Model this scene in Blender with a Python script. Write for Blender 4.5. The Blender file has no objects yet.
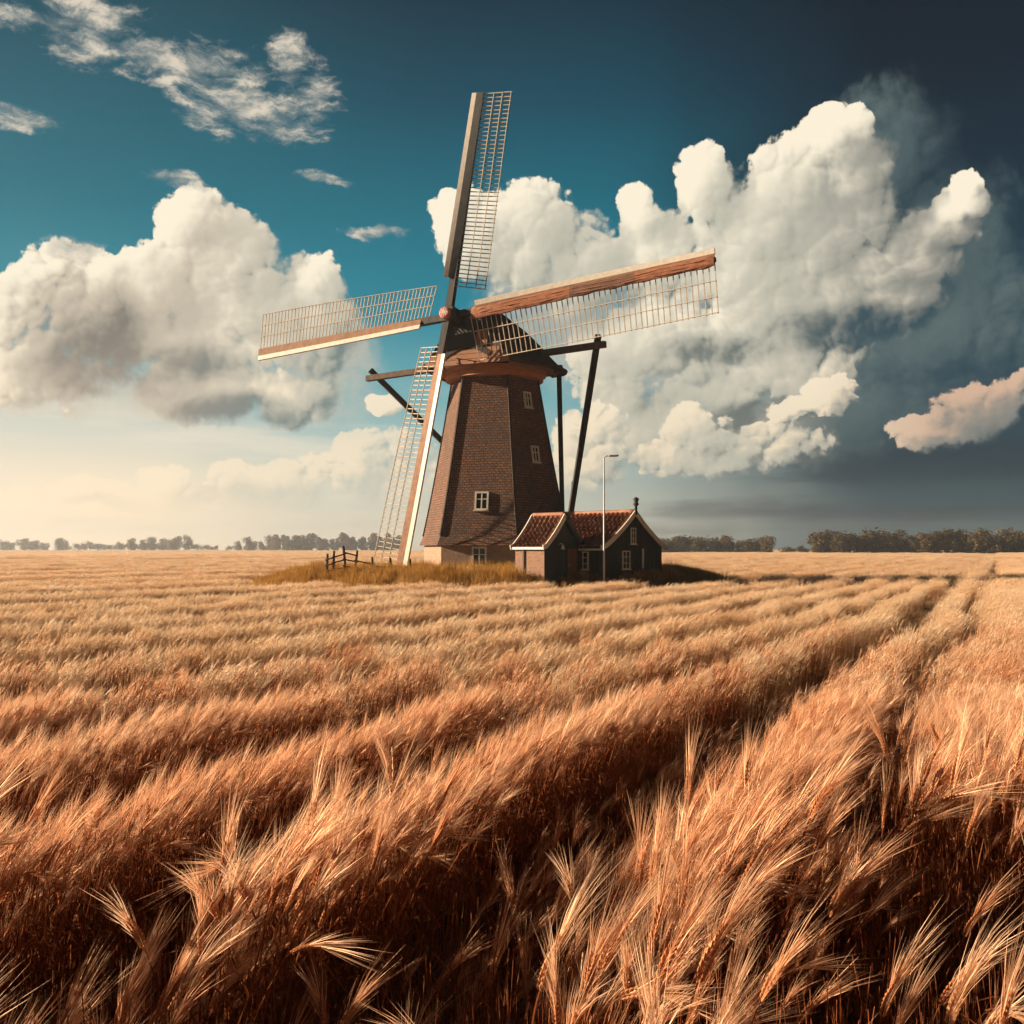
import bpy, math, random
import numpy as np
from mathutils import Vector, Matrix

S = bpy.context.scene
COL = S.collection
R = math.radians

# ------------------------------------------------------------------ camera
cam = bpy.data.cameras.new("camera")
cam.sensor_width = 36.0
cam.lens = 35.156
cam.shift_y = 0.036
cam.clip_start = 0.05
cam.clip_end = 6000
camo = bpy.data.objects.new("camera", cam)
COL.objects.link(camo)
camo.location = (0, 0, 1.75)
camo.rotation_euler = (R(90), 0, 0)
S.camera = camo

# ------------------------------------------------------------------ colour management / cycles
S.view_settings.view_transform = 'Standard'
S.view_settings.look = 'None'
EXPOSURE = 1.15
S.view_settings.exposure = EXPOSURE
S.view_settings.gamma = 1.0
S.render.engine = 'CYCLES'
cy = S.cycles
cy.use_denoising = True
cy.use_adaptive_sampling = True
cy.adaptive_threshold = 0.03
cy.max_bounces = 6
cy.diffuse_bounces = 3
cy.glossy_bounces = 2
cy.transmission_bounces = 4
cy.volume_bounces = 0
cy.transparent_max_bounces = 6
cy.sample_clamp_indirect = 6.0

SUN_AZ = -83.0      # degrees from the view axis (+Y), negative = left
SUN_EL = 17.0

# ------------------------------------------------------------------ sky
def lin(c):
    return tuple(((v / 255.0) / 12.92 if v / 255.0 <= 0.04045 else ((v / 255.0 + 0.055) / 1.055) ** 2.4) for v in c)

W = bpy.data.worlds.new("World")
S.world = W
W.use_nodes = True
NT = W.node_tree
NT.nodes.clear()
LK = NT.links

def nd(t, **kw):
    n = NT.nodes.new(t)
    for k, v in kw.items():
        setattr(n, k, v)
    return n

def put(sock, v):
    if hasattr(v, 'is_linked') or isinstance(v, bpy.types.NodeSocket):
        LK.new(v, sock)
    else:
        sock.default_value = v

def M(op, a, b=None, c=None, clamp=False):
    n = nd('ShaderNodeMath', operation=op)
    n.use_clamp = clamp
    put(n.inputs[0], a)
    if b is not None: put(n.inputs[1], b)
    if c is not None: put(n.inputs[2], c)
    return n.outputs[0]

def V(op, a, b=None, c=None):
    n = nd('ShaderNodeVectorMath', operation=op)
    put(n.inputs[0], a)
    if b is not None: put(n.inputs[1], b)
    if c is not None: put(n.inputs[2], c)
    return n.outputs['Value'] if op in ('DOT_PRODUCT', 'LENGTH') else n.outputs[0]

def smooth(x, a, b, lo=0.0, hi=1.0):
    n = nd('ShaderNodeMapRange', interpolation_type='SMOOTHSTEP')
    put(n.inputs[0], x)
    for i, v in enumerate((a, b, lo, hi)):
        put(n.inputs[i + 1], v)
    return n.outputs[0]

def mixc(f, a, b, mode='MIX'):
    n = nd('ShaderNodeMix', data_type='RGBA', blend_type=mode)
    put(n.inputs[0], f)
    put(n.inputs[6], a if not isinstance(a, tuple) else a + ((1.0,) if len(a) == 3 else ()))
    put(n.inputs[7], b if not isinstance(b, tuple) else b + ((1.0,) if len(b) == 3 else ()))
    return n.outputs[2]

def ramp(x, stops, lo, hi):
    n = nd('ShaderNodeValToRGB')
    cr = n.color_ramp
    cr.interpolation = 'EASE'
    cr.interpolation = 'LINEAR'
    while len(cr.elements) < len(stops):
        cr.elements.new(0.5)
    for e, (p, c) in zip(cr.elements, stops):
        e.position = (p - lo) / (hi - lo)
        e.color = lin(c) + (1.0,)
    t = nd('ShaderNodeMapRange')
    put(t.inputs[0], x); t.inputs[1].default_value = lo; t.inputs[2].default_value = hi
    LK.new(t.outputs[0], n.inputs[0])
    return n.outputs[0]

def noise(vec, scale, detail=3.0, rough=0.5, color=False, dims='2D'):
    n = nd('ShaderNodeTexNoise', noise_dimensions=dims)
    n.normalize = True
    put(n.inputs['Vector'], vec)
    n.inputs['Scale'].default_value = scale
    n.inputs['Detail'].default_value = detail
    n.inputs['Roughness'].default_value = rough
    return n.outputs['Color'] if color else n.outputs[0]

tc = nd('ShaderNodeTexCoord')
nrm = V('NORMALIZE', tc.outputs['Generated'])
sep = nd('ShaderNodeSeparateXYZ'); LK.new(nrm, sep.inputs[0])
AZ = M('MULTIPLY', M('ARCTAN2', sep.outputs[0], sep.outputs[1]), 57.29578)
EL = M('MULTIPLY', M('ARCSINE', sep.outputs[2]), 57.29578)
cmb = nd('ShaderNodeCombineXYZ'); LK.new(AZ, cmb.inputs[0]); LK.new(EL, cmb.inputs[1])
P0 = cmb.outputs[0]          # direction as (azimuth, elevation) in degrees

nish = nd('ShaderNodeTexSky', sky_type='NISHITA')
nish.sun_disc = False
nish.sun_elevation = R(SUN_EL)
nish.sun_rotation = R(SUN_AZ)
nish.altitude = 0
nish.air_density = 1.2
nish.dust_density = 1.5
nish.ozone_density = 2.0

left = ramp(EL, [(-3, (150, 115, 85)), (0, (255, 230, 194)), (3, (244, 222, 190)), (6.5, (208, 208, 194)), (9.5, (146, 186, 186)),
                 (13, (40, 138, 152)), (18, (0, 108, 124)), (24, (0, 82, 98)), (29.5, (0, 60, 74)), (55, (10, 50, 76))], -5, 60)
mid = ramp(EL, [(-3, (120, 95, 72)), (0, (215, 208, 186)), (3, (194, 200, 186)), (6.5, (152, 186, 184)), (9.5, (92, 164, 174)),
                (13, (0, 130, 150)), (18, (0, 108, 126)), (24, (0, 70, 88)), (29.5, (0, 38, 52)), (55, (4, 36, 60))], -5, 60)
right = ramp(EL, [(-3, (60, 50, 44)), (0, (70, 108, 114)), (2, (24, 70, 84)), (5, (8, 50, 66)), (9.5, (8, 54, 70)), (14, (0, 48, 62)),
                  (19, (0, 32, 46)), (24, (0, 18, 30)), (29.5, (0, 12, 24)), (55, (6, 20, 36))], -5, 60)
wob = M('MULTIPLY', M('SUBTRACT', noise(P0, 0.11, 3), 0.5), 10.0)
AZW = M('ADD', AZ, wob)
base = mixc(smooth(AZW, -24, -3), left, mid)
base = mixc(smooth(AZW, 1, 21), base, right)
# the real atmosphere tints the graded sky
nsc = nd('ShaderNodeVectorMath', operation='SCALE'); LK.new(nish.outputs[0], nsc.inputs[0]); nsc.inputs['Scale'].default_value = 0.10 * 2 ** EXPOSURE
base = mixc(0.97, nsc.outputs[0], base)
# the glow of the low sun through the thick air on the left
glow = M('MULTIPLY', smooth(EL, 9, 0), smooth(AZ, 8, -22))
gsc = nd('ShaderNodeVectorMath', operation='SCALE'); LK.new(base, gsc.inputs[0]); LK.new(M('MULTIPLY_ADD', glow, 0.22, 1.0), gsc.inputs['Scale'])
base = gsc.outputs[0]
# sky out of view, dimmed on both sides and behind to cut fill light
side = M('MULTIPLY', smooth(M('ABSOLUTE', AZ), 45, 100), 0.75)
gs2 = nd('ShaderNodeVectorMath', operation='SCALE'); LK.new(base, gs2.inputs[0]); LK.new(M('SUBTRACT', 1.0, side), gs2.inputs['Scale'])
base = gs2.outputs[0]
# faint high streaks
st = nd('ShaderNodeMapping'); st.inputs['Rotation'].default_value = (0, 0, R(-8)); st.inputs['Scale'].default_value = (0.05, 0.45, 1)
LK.new(P0, st.inputs[0])
streak = noise(st.outputs[0], 1.0, 6, 0.6)
lowmask = M('MULTIPLY', smooth(EL, 13, 5), smooth(AZ, 6, -12))
base = mixc(M('MULTIPLY', smooth(streak, 0.45, 0.7), M('MULTIPLY', lowmask, 0.5)), base, lin((250, 234, 208)))
base = mixc(M('MULTIPLY', smooth(streak, 0.40, 0.66), M('MULTIPLY', M('MULTIPLY', smooth(EL, 12, 5), smooth(AZ, 0, 10)), 0.55)), base, lin((24, 48, 62)))

def warp(Pv, amp1, amp2, off=(0, 0, 0)):
    n1 = noise(V('ADD', Pv, off), 0.16, 2, 0.5, True)
    n2 = noise(V('ADD', Pv, (off[0] + 7, off[1] + 3, 0)), 0.75, 4, 0.6, True)
    w = V('MULTIPLY_ADD', V('SUBTRACT', n1, (0.5, 0.5, 0.5)), (amp1, amp1, 0), Pv)
    return V('MULTIPLY_ADD', V('SUBTRACT', n2, (0.5, 0.5, 0.5)), (amp2, amp2, 0), w)

def blobs(Pw, lst):
    best = None
    for (cx, cy_, rx, ry) in lst:
        v = V('MULTIPLY_ADD', Pw, (1 / rx, 1 / ry, 0), (-cx / rx, -cy_ / ry, 0))
        d = V('DOT_PRODUCT', v, v)
        if best is None:
            best = d
        else:
            n = nd('ShaderNodeMath', operation='SMOOTH_MIN')
            put(n.inputs[0], best); put(n.inputs[1], d); n.inputs[2].default_value = 0.25
            best = n.outputs[0]
    return M('SUBTRACT', 1.0, best)

OCT = ((1.0, 1.0), (2.6, 0.46), (6.3, 0.22), (14.5, 0.10))
def puffs(Pw, scale, octaves=4):
    """rounded domes with sharp creases between them, at several sizes"""
    tot = None
    for i, (f, a) in enumerate(OCT[:octaves]):
        n = nd('ShaderNodeTexVoronoi', voronoi_dimensions='2D', feature='F1')
        n.normalize = False
        put(n.inputs['Vector'], V('ADD', Pw, (i * 3.7, i * 1.9, 0)))
        n.inputs['Scale'].default_value = scale * f
        n.inputs['Detail'].default_value = 0.0
        d = n.outputs['Distance']
        q = M('MULTIPLY_ADD', M('MULTIPLY', d, d), -1.6 * a, 0.42 * a)
        tot = q if tot is None else M('ADD', tot, q)
    return tot

def shift(Pv, k):
    return V('ADD', Pv, (-0.80 * k, 0.60 * k, 0))

def cloud_layer(lst, shade, amp1, amp2, pscale, pamp, edge, k1, k2, bias, seed, SH=0.32, soft=0.55):
    w = warp(P0, amp1, amp2, (seed, seed * 2, 0))
    b = blobs(w, lst)
    p = puffs(w, pscale)
    h = M('MULTIPLY_ADD', p, pamp, b)
    dp = M('SUBTRACT', p, puffs(shift(w, SH), pscale, 3))      # how far the puff turns to the sun
    db = M('SUBTRACT', b, blobs(shift(w, 1.7), lst))          # how far the whole tower does
    # lumps read crisply near the outline and soften inside the cloud
    rel = M('MULTIPLY', smooth(h, 1.0, 0.15, 0.45, 1.15), smooth(LUMP, 0.35, 0.65, 0.55, 1.2))
    light = M('ADD', M('ADD', M('MULTIPLY', M('MULTIPLY', dp, k1), rel), M('MULTIPLY', db, k2)), bias)
    light = M('ADD', M('MULTIPLY', M('SUBTRACT', LUMP, 0.5), 0.80), light)
    if shade:
        sh = smooth(blobs(w, shade), -1.6, 1.0)
        light = M('SUBTRACT', light, M('MULTIPLY', sh, 0.52))
    ln = nd('ShaderNodeMapRange'); put(ln.inputs[0], light); ln.inputs[1].default_value = -0.22; ln.inputs[2].default_value = 1.18
    light = ln.outputs[0]
    # crisp on the sunlit side, dissolving on the shaded one
    al = nd('ShaderNodeMapRange', interpolation_type='SMOOTHSTEP')
    put(al.inputs[0], M('MULTIPLY_ADD', GRAIN, 0.55, h)); al.inputs[1].default_value = 0.0
    put(al.inputs[2], M('ADD', M('MULTIPLY', smooth(light, 0.70, 0.30), soft), edge))
    alpha = al.outputs[0]
    return alpha, light, h

LUMP = noise(P0, 0.14, 4, 0.55)
GRAIN = M('SUBTRACT', noise(P0, 1.9, 7, 0.68), 0.5)

# clouds as (azimuth, elevation, half width, half height) in degrees
CUMULUS = [(-23.61,11.75,4.01,3.55), (-25.27,10.45,2.86,2.75), (-22.64,13.44,2.29,2.18), (-23.85,9.04,4.30,2.01), (-17.85,16.49,2.41,2.52), (-19.39,13.98,2.75,2.98), (-15.85,15.13,2.75,2.98), (-14.95,12.21,4.58,3.55), (-18.11,10.97,5.16,2.75), (-11.09,14.37,1.95,2.06), (-10.98,11.86,2.18,2.86), (-16.80,8.76,6.59,1.83), (-12.79,8.54,3.44,1.60), (-2.41,17.78,2.52,2.64), (-3.66,18.95,1.26,1.38), (0.74,17.17,3.32,2.98), (3.60,15.82,3.15,2.75), (7.18,18.49,1.49,1.72), (10.98,19.16,1.95,2.29), (8.87,16.46,3.78,2.64), (15.64,19.17,2.86,2.98), (17.74,21.28,2.06,1.60), (14.04,17.30,3.21,2.98), (12.57,14.45,4.47,3.78), (16.86,15.97,4.01,4.24), (19.09,21.70,1.03,1.03), (18.98,19.72,2.18,1.95), (19.80,17.45,2.06,2.52), (18.68,16.57,2.86,2.86), (10.09,11.09,5.16,3.44), (15.00,11.94,4.87,3.44), (24.23,18.13,1.09,0.97), (24.70,17.36,0.92,0.80), (23.41,17.18,1.15,0.97), (22.68,16.64,1.26,1.03), (21.80,16.01,2.18,1.95), (23.41,16.07,1.49,1.15), (20.20,14.77,3.21,2.52), (22.44,14.56,1.72,1.49), (20.96,13.09,2.75,1.95), (18.16,13.31,2.86,1.95), (6.16,9.26,3.15,2.98), (7.29,11.17,4.01,2.86), (11.48,9.13,4.58,2.75), (15.54,9.52,3.44,1.95), (8.70,6.99,4.58,1.95), (4.46,6.48,2.29,1.95)]
SOFT = [(20.71,19.52,4.87,4.58), (22.44,15.45,6.30,5.44), (21.21,11.03,8.02,5.16), (17.12,7.57,9.74,3.44), (24.13,12.80,4.58,5.16), (10.09,8.90,7.45,4.01), (2.75,13.97,5.16,4.58), (-10.31,10.26,3.55,3.55), (5.03,11.76,5.73,4.01), (14.47,11.97,8.02,5.16), (-22.88,7.82,6.88,1.38)]
SHADE = [(-23.12,10.88,2.86,2.41), (-17.74,9.94,1.60,1.03), (-10.04,9.72,1.95,2.29), (-21.41,8.84,3.44,0.80), (-14.68,7.55,3.44,0.80), (18.42,11.74,4.01,0.92), (11.75,11.02,2.86,0.69), (14.47,7.39,3.44,0.80), (26.01,6.10,2.29,0.80)]
FRONT = [(17.64,8.51,1.49,1.03), (16.38,7.60,1.95,0.80), (10.20,6.40,2.29,1.49), (5.03,6.20,2.06,1.83), (14.20,5.76,4.01,1.26), (8.14,5.32,2.86,1.03), (25.31,7.16,2.86,1.60), (23.17,6.04,2.52,0.92), (26.93,7.97,2.06,1.49), (-7.07,8.19,1.15,0.69), (4.46,4.50,2.29,0.92), (10.65,4.72,4.58,0.80)]
BANK = [(-9.09,5.47,1.26,1.49), (-7.41,5.16,2.06,1.72), (-10.31,4.16,3.44,1.38), (-13.87,3.56,4.01,1.26), (-18.88,3.63,1.72,1.03), (-22.88,3.01,3.44,0.80), (-16.80,2.69,8.02,0.92), (-6.39,3.36,3.44,1.49), (2.75,3.94,2.29,0.92), (-2.41,4.51,3.44,1.15)]
WISP = [(-22.88,25.64,3.44,1.72), (-19.90,24.91,3.44,1.26), (-16.80,24.63,3.44,1.38), (-15.22,23.05,4.01,1.49), (-12.63,25.24,1.49,2.29), (-11.31,23.76,1.83,1.95), (-13.06,22.44,2.86,1.03), (-26.29,25.46,1.95,0.80), (-26.20,21.14,2.29,0.69), (-18.47,19.10,2.29,0.57), (-23.61,15.32,1.72,0.69), (-10.98,19.91,1.95,0.40), (-7.86,17.43,2.06,0.40)]


pinkish = M('MULTIPLY', smooth(AZ, 16, 24), smooth(EL, 13, 8))
litL = mixc(pinkish, mixc(smooth(EL, 4, 14), lin((248, 228, 196)), lin((255, 243, 218))), lin((222, 186, 158)))
warmsh = mixc(smooth(AZ, -22, -11), mixc(smooth(EL, 7, 13), lin((158, 146, 132)), lin((122, 118, 110))), lin((116, 134, 132)))
shL = mixc(smooth(AZ, 10, 21), mixc(smooth(AZ, -6, 5), warmsh, lin((120, 126, 120))), lin((50, 78, 88)))
midL = mixc(smooth(AZ, 12, 24), mixc(smooth(AZ, -22, -8), lin((200, 188, 168)), lin((200, 196, 178))), lin((140, 140, 132)))

def tri(light):
    a = mixc(smooth(light, 0.0, 0.5), shL, midL)
    return mixc(smooth(light, 0.42, 1.0), a, litL)

# horizon bank
a0, l0, h0 = cloud_layer(BANK, [], 1.6, 0.5, 0.40, 0.85, 0.30, 1.1, 0.40, 0.55, 31.0)
fadeb = smooth(EL, 1.2, 4.5)
bsc = nd('ShaderNodeVectorMath', operation='SCALE'); LK.new(tri(l0), bsc.inputs[0]); LK.new(M('MULTIPLY_ADD', glow, 0.22, 1.0), bsc.inputs['Scale'])
sky = mixc(M('MULTIPLY', M('MULTIPLY', a0, 0.9), fadeb), base, mixc(0.15, bsc.outputs[0], base))
# soft back clouds
a1, l1, h1_ = cloud_layer(SOFT, [], 2.2, 0.8, 0.20, 0.50, 0.80, 0.6, 0.25, 0.36, 11.0)
softc = mixc(smooth(AZ, 11, 19), mixc(smooth(EL, 6, 14), lin((214, 200, 178)), lin((186, 184, 172))), mixc(l1, lin((38, 68, 80)), lin((120, 136, 132))))
sky = mixc(M('MULTIPLY', a1, 0.85), sky, softc)
# main cumulus
a2, l2, h2 = cloud_layer(CUMULUS, SHADE, 1.5, 0.50, 0.20, 0.74, 0.15, 1.45, 0.50, 0.55, 3.0)
l2 = M('SUBTRACT', l2, M('MULTIPLY', M('MULTIPLY', smooth(EL, 17, 6), smooth(AZ, 0, 8)), 0.12))
sky = mixc(a2, sky, tri(l2))
# front fragments
a3, l3, h3 = cloud_layer(FRONT, [], 1.4, 0.8, 0.30, 0.80, 0.22, 1.5, 0.38, 0.40, 23.0, 0.32, 0.7)
sky = mixc(M('MULTIPLY', a3, 0.95), sky, tri(l3))
# wisps, upper left
wm = nd('ShaderNodeMapping'); wm.inputs['Rotation'].default_value = (0, 0, R(32)); wm.inputs['Scale'].default_value = (0.22, 0.6, 1)
LK.new(warp(P0, 1.5, 0.7, (5, 1, 0)), wm.inputs[0])
wn = noise(wm.outputs[0], 1.3, 8, 0.66)
wb = blobs(warp(P0, 1.2, 0.8, (40, 2, 0)), WISP)
wa = smooth(M('ADD', M('MULTIPLY', wb, 0.80), M('MULTIPLY', M('SUBTRACT', wn, 0.5), 3.0)), 0.05, 1.0)
wcol = mixc(smooth(wn, 0.42, 0.7), lin((150, 156, 152)), lin((238, 224, 202)))
sky = mixc(M('MULTIPLY', wa, 0.85), sky, wcol)

sc10 = nd('ShaderNodeVectorMath', operation='SCALE'); LK.new(sky, sc10.inputs[0]); sc10.inputs['Scale'].default_value = 10.0 / 2 ** EXPOSURE   # the table above is what the exposed sky looks like
bg = nd('ShaderNodeBackground'); bg.inputs['Strength'].default_value = 0.1
LK.new(sc10.outputs[0], bg.inputs[0])
wo = nd('ShaderNodeOutputWorld'); LK.new(bg.outputs[0], wo.inputs[0])
W.cycles.sampling_method = 'MANUAL'
W.cycles.sample_map_resolution = 512

# ------------------------------------------------------------------ sun
sun = bpy.data.lights.new("sun", 'SUN')
sun.energy = 5.0
sun.angle = R(0.5)
sun.color = (1.0, 0.755, 0.525)
suno = bpy.data.objects.new("sun", sun)
COL.objects.link(suno)
sd = Vector((math.sin(R(SUN_AZ)) * math.cos(R(SUN_EL)), math.cos(R(SUN_AZ)) * math.cos(R(SUN_EL)), math.sin(R(SUN_EL))))
suno.rotation_euler = sd.to_track_quat('Z', 'Y').to_euler()
suno.location = sd * 200


# ------------------------------------------------------------------ materials
def material(name):
    m = bpy.data.materials.new(name)
    m.use_nodes = True
    nt = m.node_tree
    return m, nt, nt.nodes['Principled BSDF'], nt.nodes['Material Output']

def tex_noise(nt, scale, detail=4, rough=0.55, coord='Object', stretch=None):
    c = nt.nodes.new('ShaderNodeTexCoord')
    src = c.outputs[coord]
    if stretch:
        mp = nt.nodes.new('ShaderNodeMapping')
        mp.inputs['Scale'].default_value = stretch
        nt.links.new(src, mp.inputs[0]); src = mp.outputs[0]
    n = nt.nodes.new('ShaderNodeTexNoise')
    n.inputs['Scale'].default_value = scale
    n.inputs['Detail'].default_value = detail
    n.inputs['Roughness'].default_value = rough
    nt.links.new(src, n.inputs['Vector'])
    return n.outputs[0]

def c_ramp(nt, fac, stops):
    r = nt.nodes.new('ShaderNodeValToRGB')
    while len(r.color_ramp.elements) < len(stops):
        r.color_ramp.elements.new(0.5)
    for e, (p, c) in zip(r.color_ramp.elements, stops):
        e.position = p; e.color = tuple(c) + (1,)
    nt.links.new(fac, r.inputs[0])
    return r.outputs[0]

def add_bump(nt, b, height, strength, dist=0.05):
    n = nt.nodes.new('ShaderNodeBump')
    n.inputs['Strength'].default_value = strength
    n.inputs['Distance'].default_value = dist
    nt.links.new(height, n.inputs['Height'])
    nt.links.new(n.outputs[0], b.inputs['Normal'])

def mat_rough(name, c1, c2, scale=3.0, rough=0.8, bump=0.4, stretch=None, c3=None, metallic=0.0):
    m, nt, b, o = material(name)
    f = tex_noise(nt, scale, 6, 0.65, 'Object', stretch)
    stops = [(0.3, c1), (0.7, c2)] if c3 is None else [(0.28, c1), (0.5, c2), (0.75, c3)]
    nt.links.new(c_ramp(nt, f, stops), b.inputs['Base Color'])
    b.inputs['Roughness'].default_value = rough
    b.inputs['Metallic'].default_value = metallic
    if bump:
        add_bump(nt, b, f, bump)
    return m

def mat_courses(name, cols, bw, bh, mortar, mcol, bump=0.6, offset=0.5, rough=0.85, weather=0.6, wear=(0.05, 0.05, 0.05)):
    m, nt, b, o = material(name)
    uv = nt.nodes.new('ShaderNodeTexCoord')
    br = nt.nodes.new('ShaderNodeTexBrick')
    br.inputs['Scale'].default_value = 1.0
    br.inputs['Brick Width'].default_value = bw
    br.inputs['Row Height'].default_value = bh
    br.inputs['Mortar Size'].default_value = mortar
    br.inputs['Color1'].default_value = tuple(cols[0]) + (1,)
    br.inputs['Color2'].default_value = tuple(cols[1]) + (1,)
    br.inputs['Mortar'].default_value = tuple(mcol) + (1,)
    br.offset = offset
    # a little waviness so that courses are not ruler straight
    nz = nt.nodes.new('ShaderNodeTexNoise'); nz.inputs['Scale'].default_value = 1.3
    nt.links.new(uv.outputs['UV'], nz.inputs['Vector'])
    ma = nt.nodes.new('ShaderNodeVectorMath'); ma.operation = 'MULTIPLY_ADD'
    nt.links.new(nz.outputs['Color'], ma.inputs[0]); ma.inputs[1].default_value = (0.10, 0.10, 0); nt.links.new(uv.outputs['UV'], ma.inputs[2])
    nt.links.new(ma.outputs[0], br.inputs['Vector'])
    f = tex_noise(nt, 0.45, 8, 0.72)
    mx = nt.nodes.new('ShaderNodeMix'); mx.data_type = 'RGBA'; mx.blend_type = 'MIX'
    mr = nt.nodes.new('ShaderNodeMapRange'); nt.links.new(f, mr.inputs[0])
    mr.inputs[1].default_value = 0.45; mr.inputs[2].default_value = 0.75; mr.inputs[4].default_value = weather
    nt.links.new(mr.outputs[0], mx.inputs[0])
    nt.links.new(br.outputs['Color'], mx.inputs[6]); mx.inputs[7].default_value = tuple(wear) + (1,)
    f2 = tex_noise(nt, 6.0, 5, 0.7)
    m2 = nt.nodes.new('ShaderNodeMix'); m2.data_type = 'RGBA'; m2.blend_type = 'MULTIPLY'; m2.inputs[0].default_value = 0.8
    nt.links.new(mx.outputs[2], m2.inputs[6]); nt.links.new(c_ramp(nt, f2, [(0.25, (0.55, 0.52, 0.5)), (0.75, (1.25, 1.2, 1.15))]), m2.inputs[7])
    nt.links.new(m2.outputs[2], b.inputs['Base Color'])
    b.inputs['Roughness'].default_value = rough
    ad = nt.nodes.new('ShaderNodeMath'); ad.operation = 'SUBTRACT'
    nt.links.new(f2, ad.inputs[0]); nt.links.new(br.outputs['Fac'], ad.inputs[1])
    add_bump(nt, b, ad.outputs[0], bump, 0.04)
    return m

def mat_plant(name, c1, c2, c3, trans, gloss=0.15, obj_random=True, scale=0.05, nscale=0.35):
    """dry or green plant matter: diffuse + light through the leaf; hue drifts from plant to plant and across the field"""
    m, nt, b, o = material(name)
    nt.nodes.remove(b)
    oi = nt.nodes.new('ShaderNodeObjectInfo')
    g = nt.nodes.new('ShaderNodeNewGeometry')
    n = nt.nodes.new('ShaderNodeTexNoise'); n.inputs['Scale'].default_value = nscale; n.inputs['Detail'].default_value = 3
    nt.links.new(g.outputs['Position'], n.inputs['Vector'])
    a = nt.nodes.new('ShaderNodeMath'); a.operation = 'MULTIPLY_ADD'
    nt.links.new(oi.outputs['Random'], a.inputs[0]); a.inputs[1].default_value = 0.45; nt.links.new(n.outputs[0], a.inputs[2])
    s = nt.nodes.new('ShaderNodeMath'); s.operation = 'SUBTRACT'; nt.links.new(a.outputs[0], s.inputs[0]); s.inputs[1].default_value = 0.22
    col = c_ramp(nt, s.outputs[0], [(0.2, c1), (0.5, c2), (0.8, c3)])
    d = nt.nodes.new('ShaderNodeBsdfDiffuse'); t = nt.nodes.new('ShaderNodeBsdfTranslucent')
    gl = nt.nodes.new('ShaderNodeBsdfGlossy'); gl.inputs['Roughness'].default_value = 0.45
    nt.links.new(col, d.inputs[0]); nt.links.new(col, t.inputs[0]); nt.links.new(col, gl.inputs[0])
    m1 = nt.nodes.new('ShaderNodeMixShader'); m1.inputs[0].default_value = trans
    nt.links.new(d.outputs[0], m1.inputs[1]); nt.links.new(t.outputs[0], m1.inputs[2])
    m2 = nt.nodes.new('ShaderNodeMixShader'); m2.inputs[0].default_value = gloss
    nt.links.new(m1.outputs[0], m2.inputs[1]); nt.links.new(gl.outputs[0], m2.inputs[2])
    nt.links.new(m2.outputs[0], o.inputs[0])
    return m

def mat_glass(name):
    m, nt, b, o = material(name)
    b.inputs['Base Color'].default_value = (0.015, 0.02, 0.025, 1)
    b.inputs['Roughness'].default_value = 0.08
    return m

MT = {}
MT['shingle'] = mat_courses('tarred_reed_shingle', [(0.285, 0.145, 0.084), (0.175, 0.088, 0.054)], 0.26, 0.15, 0.020, (0.060, 0.038, 0.028), 1.0, 0.5, 0.9, 0.88, (0.070, 0.062, 0.060))
MT['brick'] = mat_courses('pale_limewashed_brick', [(0.42, 0.27, 0.175), (0.33, 0.20, 0.13)], 0.24, 0.075, 0.012, (0.40, 0.33, 0.26), 0.4, 0.5, 0.9, 0.55, (0.42, 0.31, 0.22))
MT['thatch'] = mat_rough('dark_thatch', (0.018, 0.015, 0.013), (0.050, 0.040, 0.032), 2.0, 0.95, 1.0, (1, 1, 6), (0.075, 0.058, 0.045))
MT['boards'] = mat_rough('orange_brown_boards', (0.20, 0.085, 0.040), (0.36, 0.16, 0.075), 2.0, 0.7, 0.3, (1, 1, 8))
MT['rim'] = mat_rough('rim_wood', (0.42, 0.155, 0.065), (0.58, 0.25, 0.11), 2.0, 0.6, 0.2, (1, 1, 3))
MT['black_wood'] = mat_rough('tarred_timber', (0.012, 0.013, 0.015), (0.04, 0.038, 0.036), 3.0, 0.7, 0.4, (1, 1, 0.2))
MT['grey_wood'] = mat_rough('weathered_timber', (0.075, 0.048, 0.036), (0.17, 0.105, 0.075), 3.0, 0.8, 0.4)
MT['white_paint'] = mat_rough('white_paint', (0.62, 0.57, 0.49), (0.80, 0.76, 0.68), 4.0, 0.5, 0.1)
MT['brown_board'] = mat_rough('brown_sail_board', (0.20, 0.095, 0.050), (0.36, 0.20, 0.115), 2.5, 0.75, 0.3)
MT['canvas'] = mat_rough('tanned_canvas', (0.20, 0.070, 0.036), (0.40, 0.165, 0.080), 1.6, 0.85, 0.8, (1, 3, 3))
MT['dark_canvas'] = mat_rough('darker_canvas', (0.085, 0.050, 0.036), (0.19, 0.095, 0.060), 1.6, 0.85, 1.0, (1, 3, 3))  # darker tone for the middle stretch of the roll
MT['shaded_board'] = mat_rough('shaded_sail_board', (0.030, 0.036, 0.040), (0.065, 0.065, 0.066), 2.5, 0.75, 0.3)  # sail board with the top sail's shade put into its colour
MT['lattice'] = mat_rough('lattice_wood', (0.40, 0.33, 0.25), (0.62, 0.55, 0.45), 4.0, 0.7, 0.0)
MT['poll'] = mat_rough('poll_paint', (0.45, 0.12, 0.09), (0.62, 0.25, 0.20), 3.0, 0.5, 0.1)
MT['glass'] = mat_glass('window_glass')
MT['green_boards'] = mat_rough('dark_green_boards', (0.009, 0.018, 0.021), (0.018, 0.030, 0.034), 3.0, 0.6, 0.4, (6, 6, 0.3))
MT['tile'] = mat_rough('clay_pantiles', (0.16, 0.066, 0.038), (0.33, 0.145, 0.080), 2.0, 0.75, 0.4, None, (0.44, 0.23, 0.135))
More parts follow.
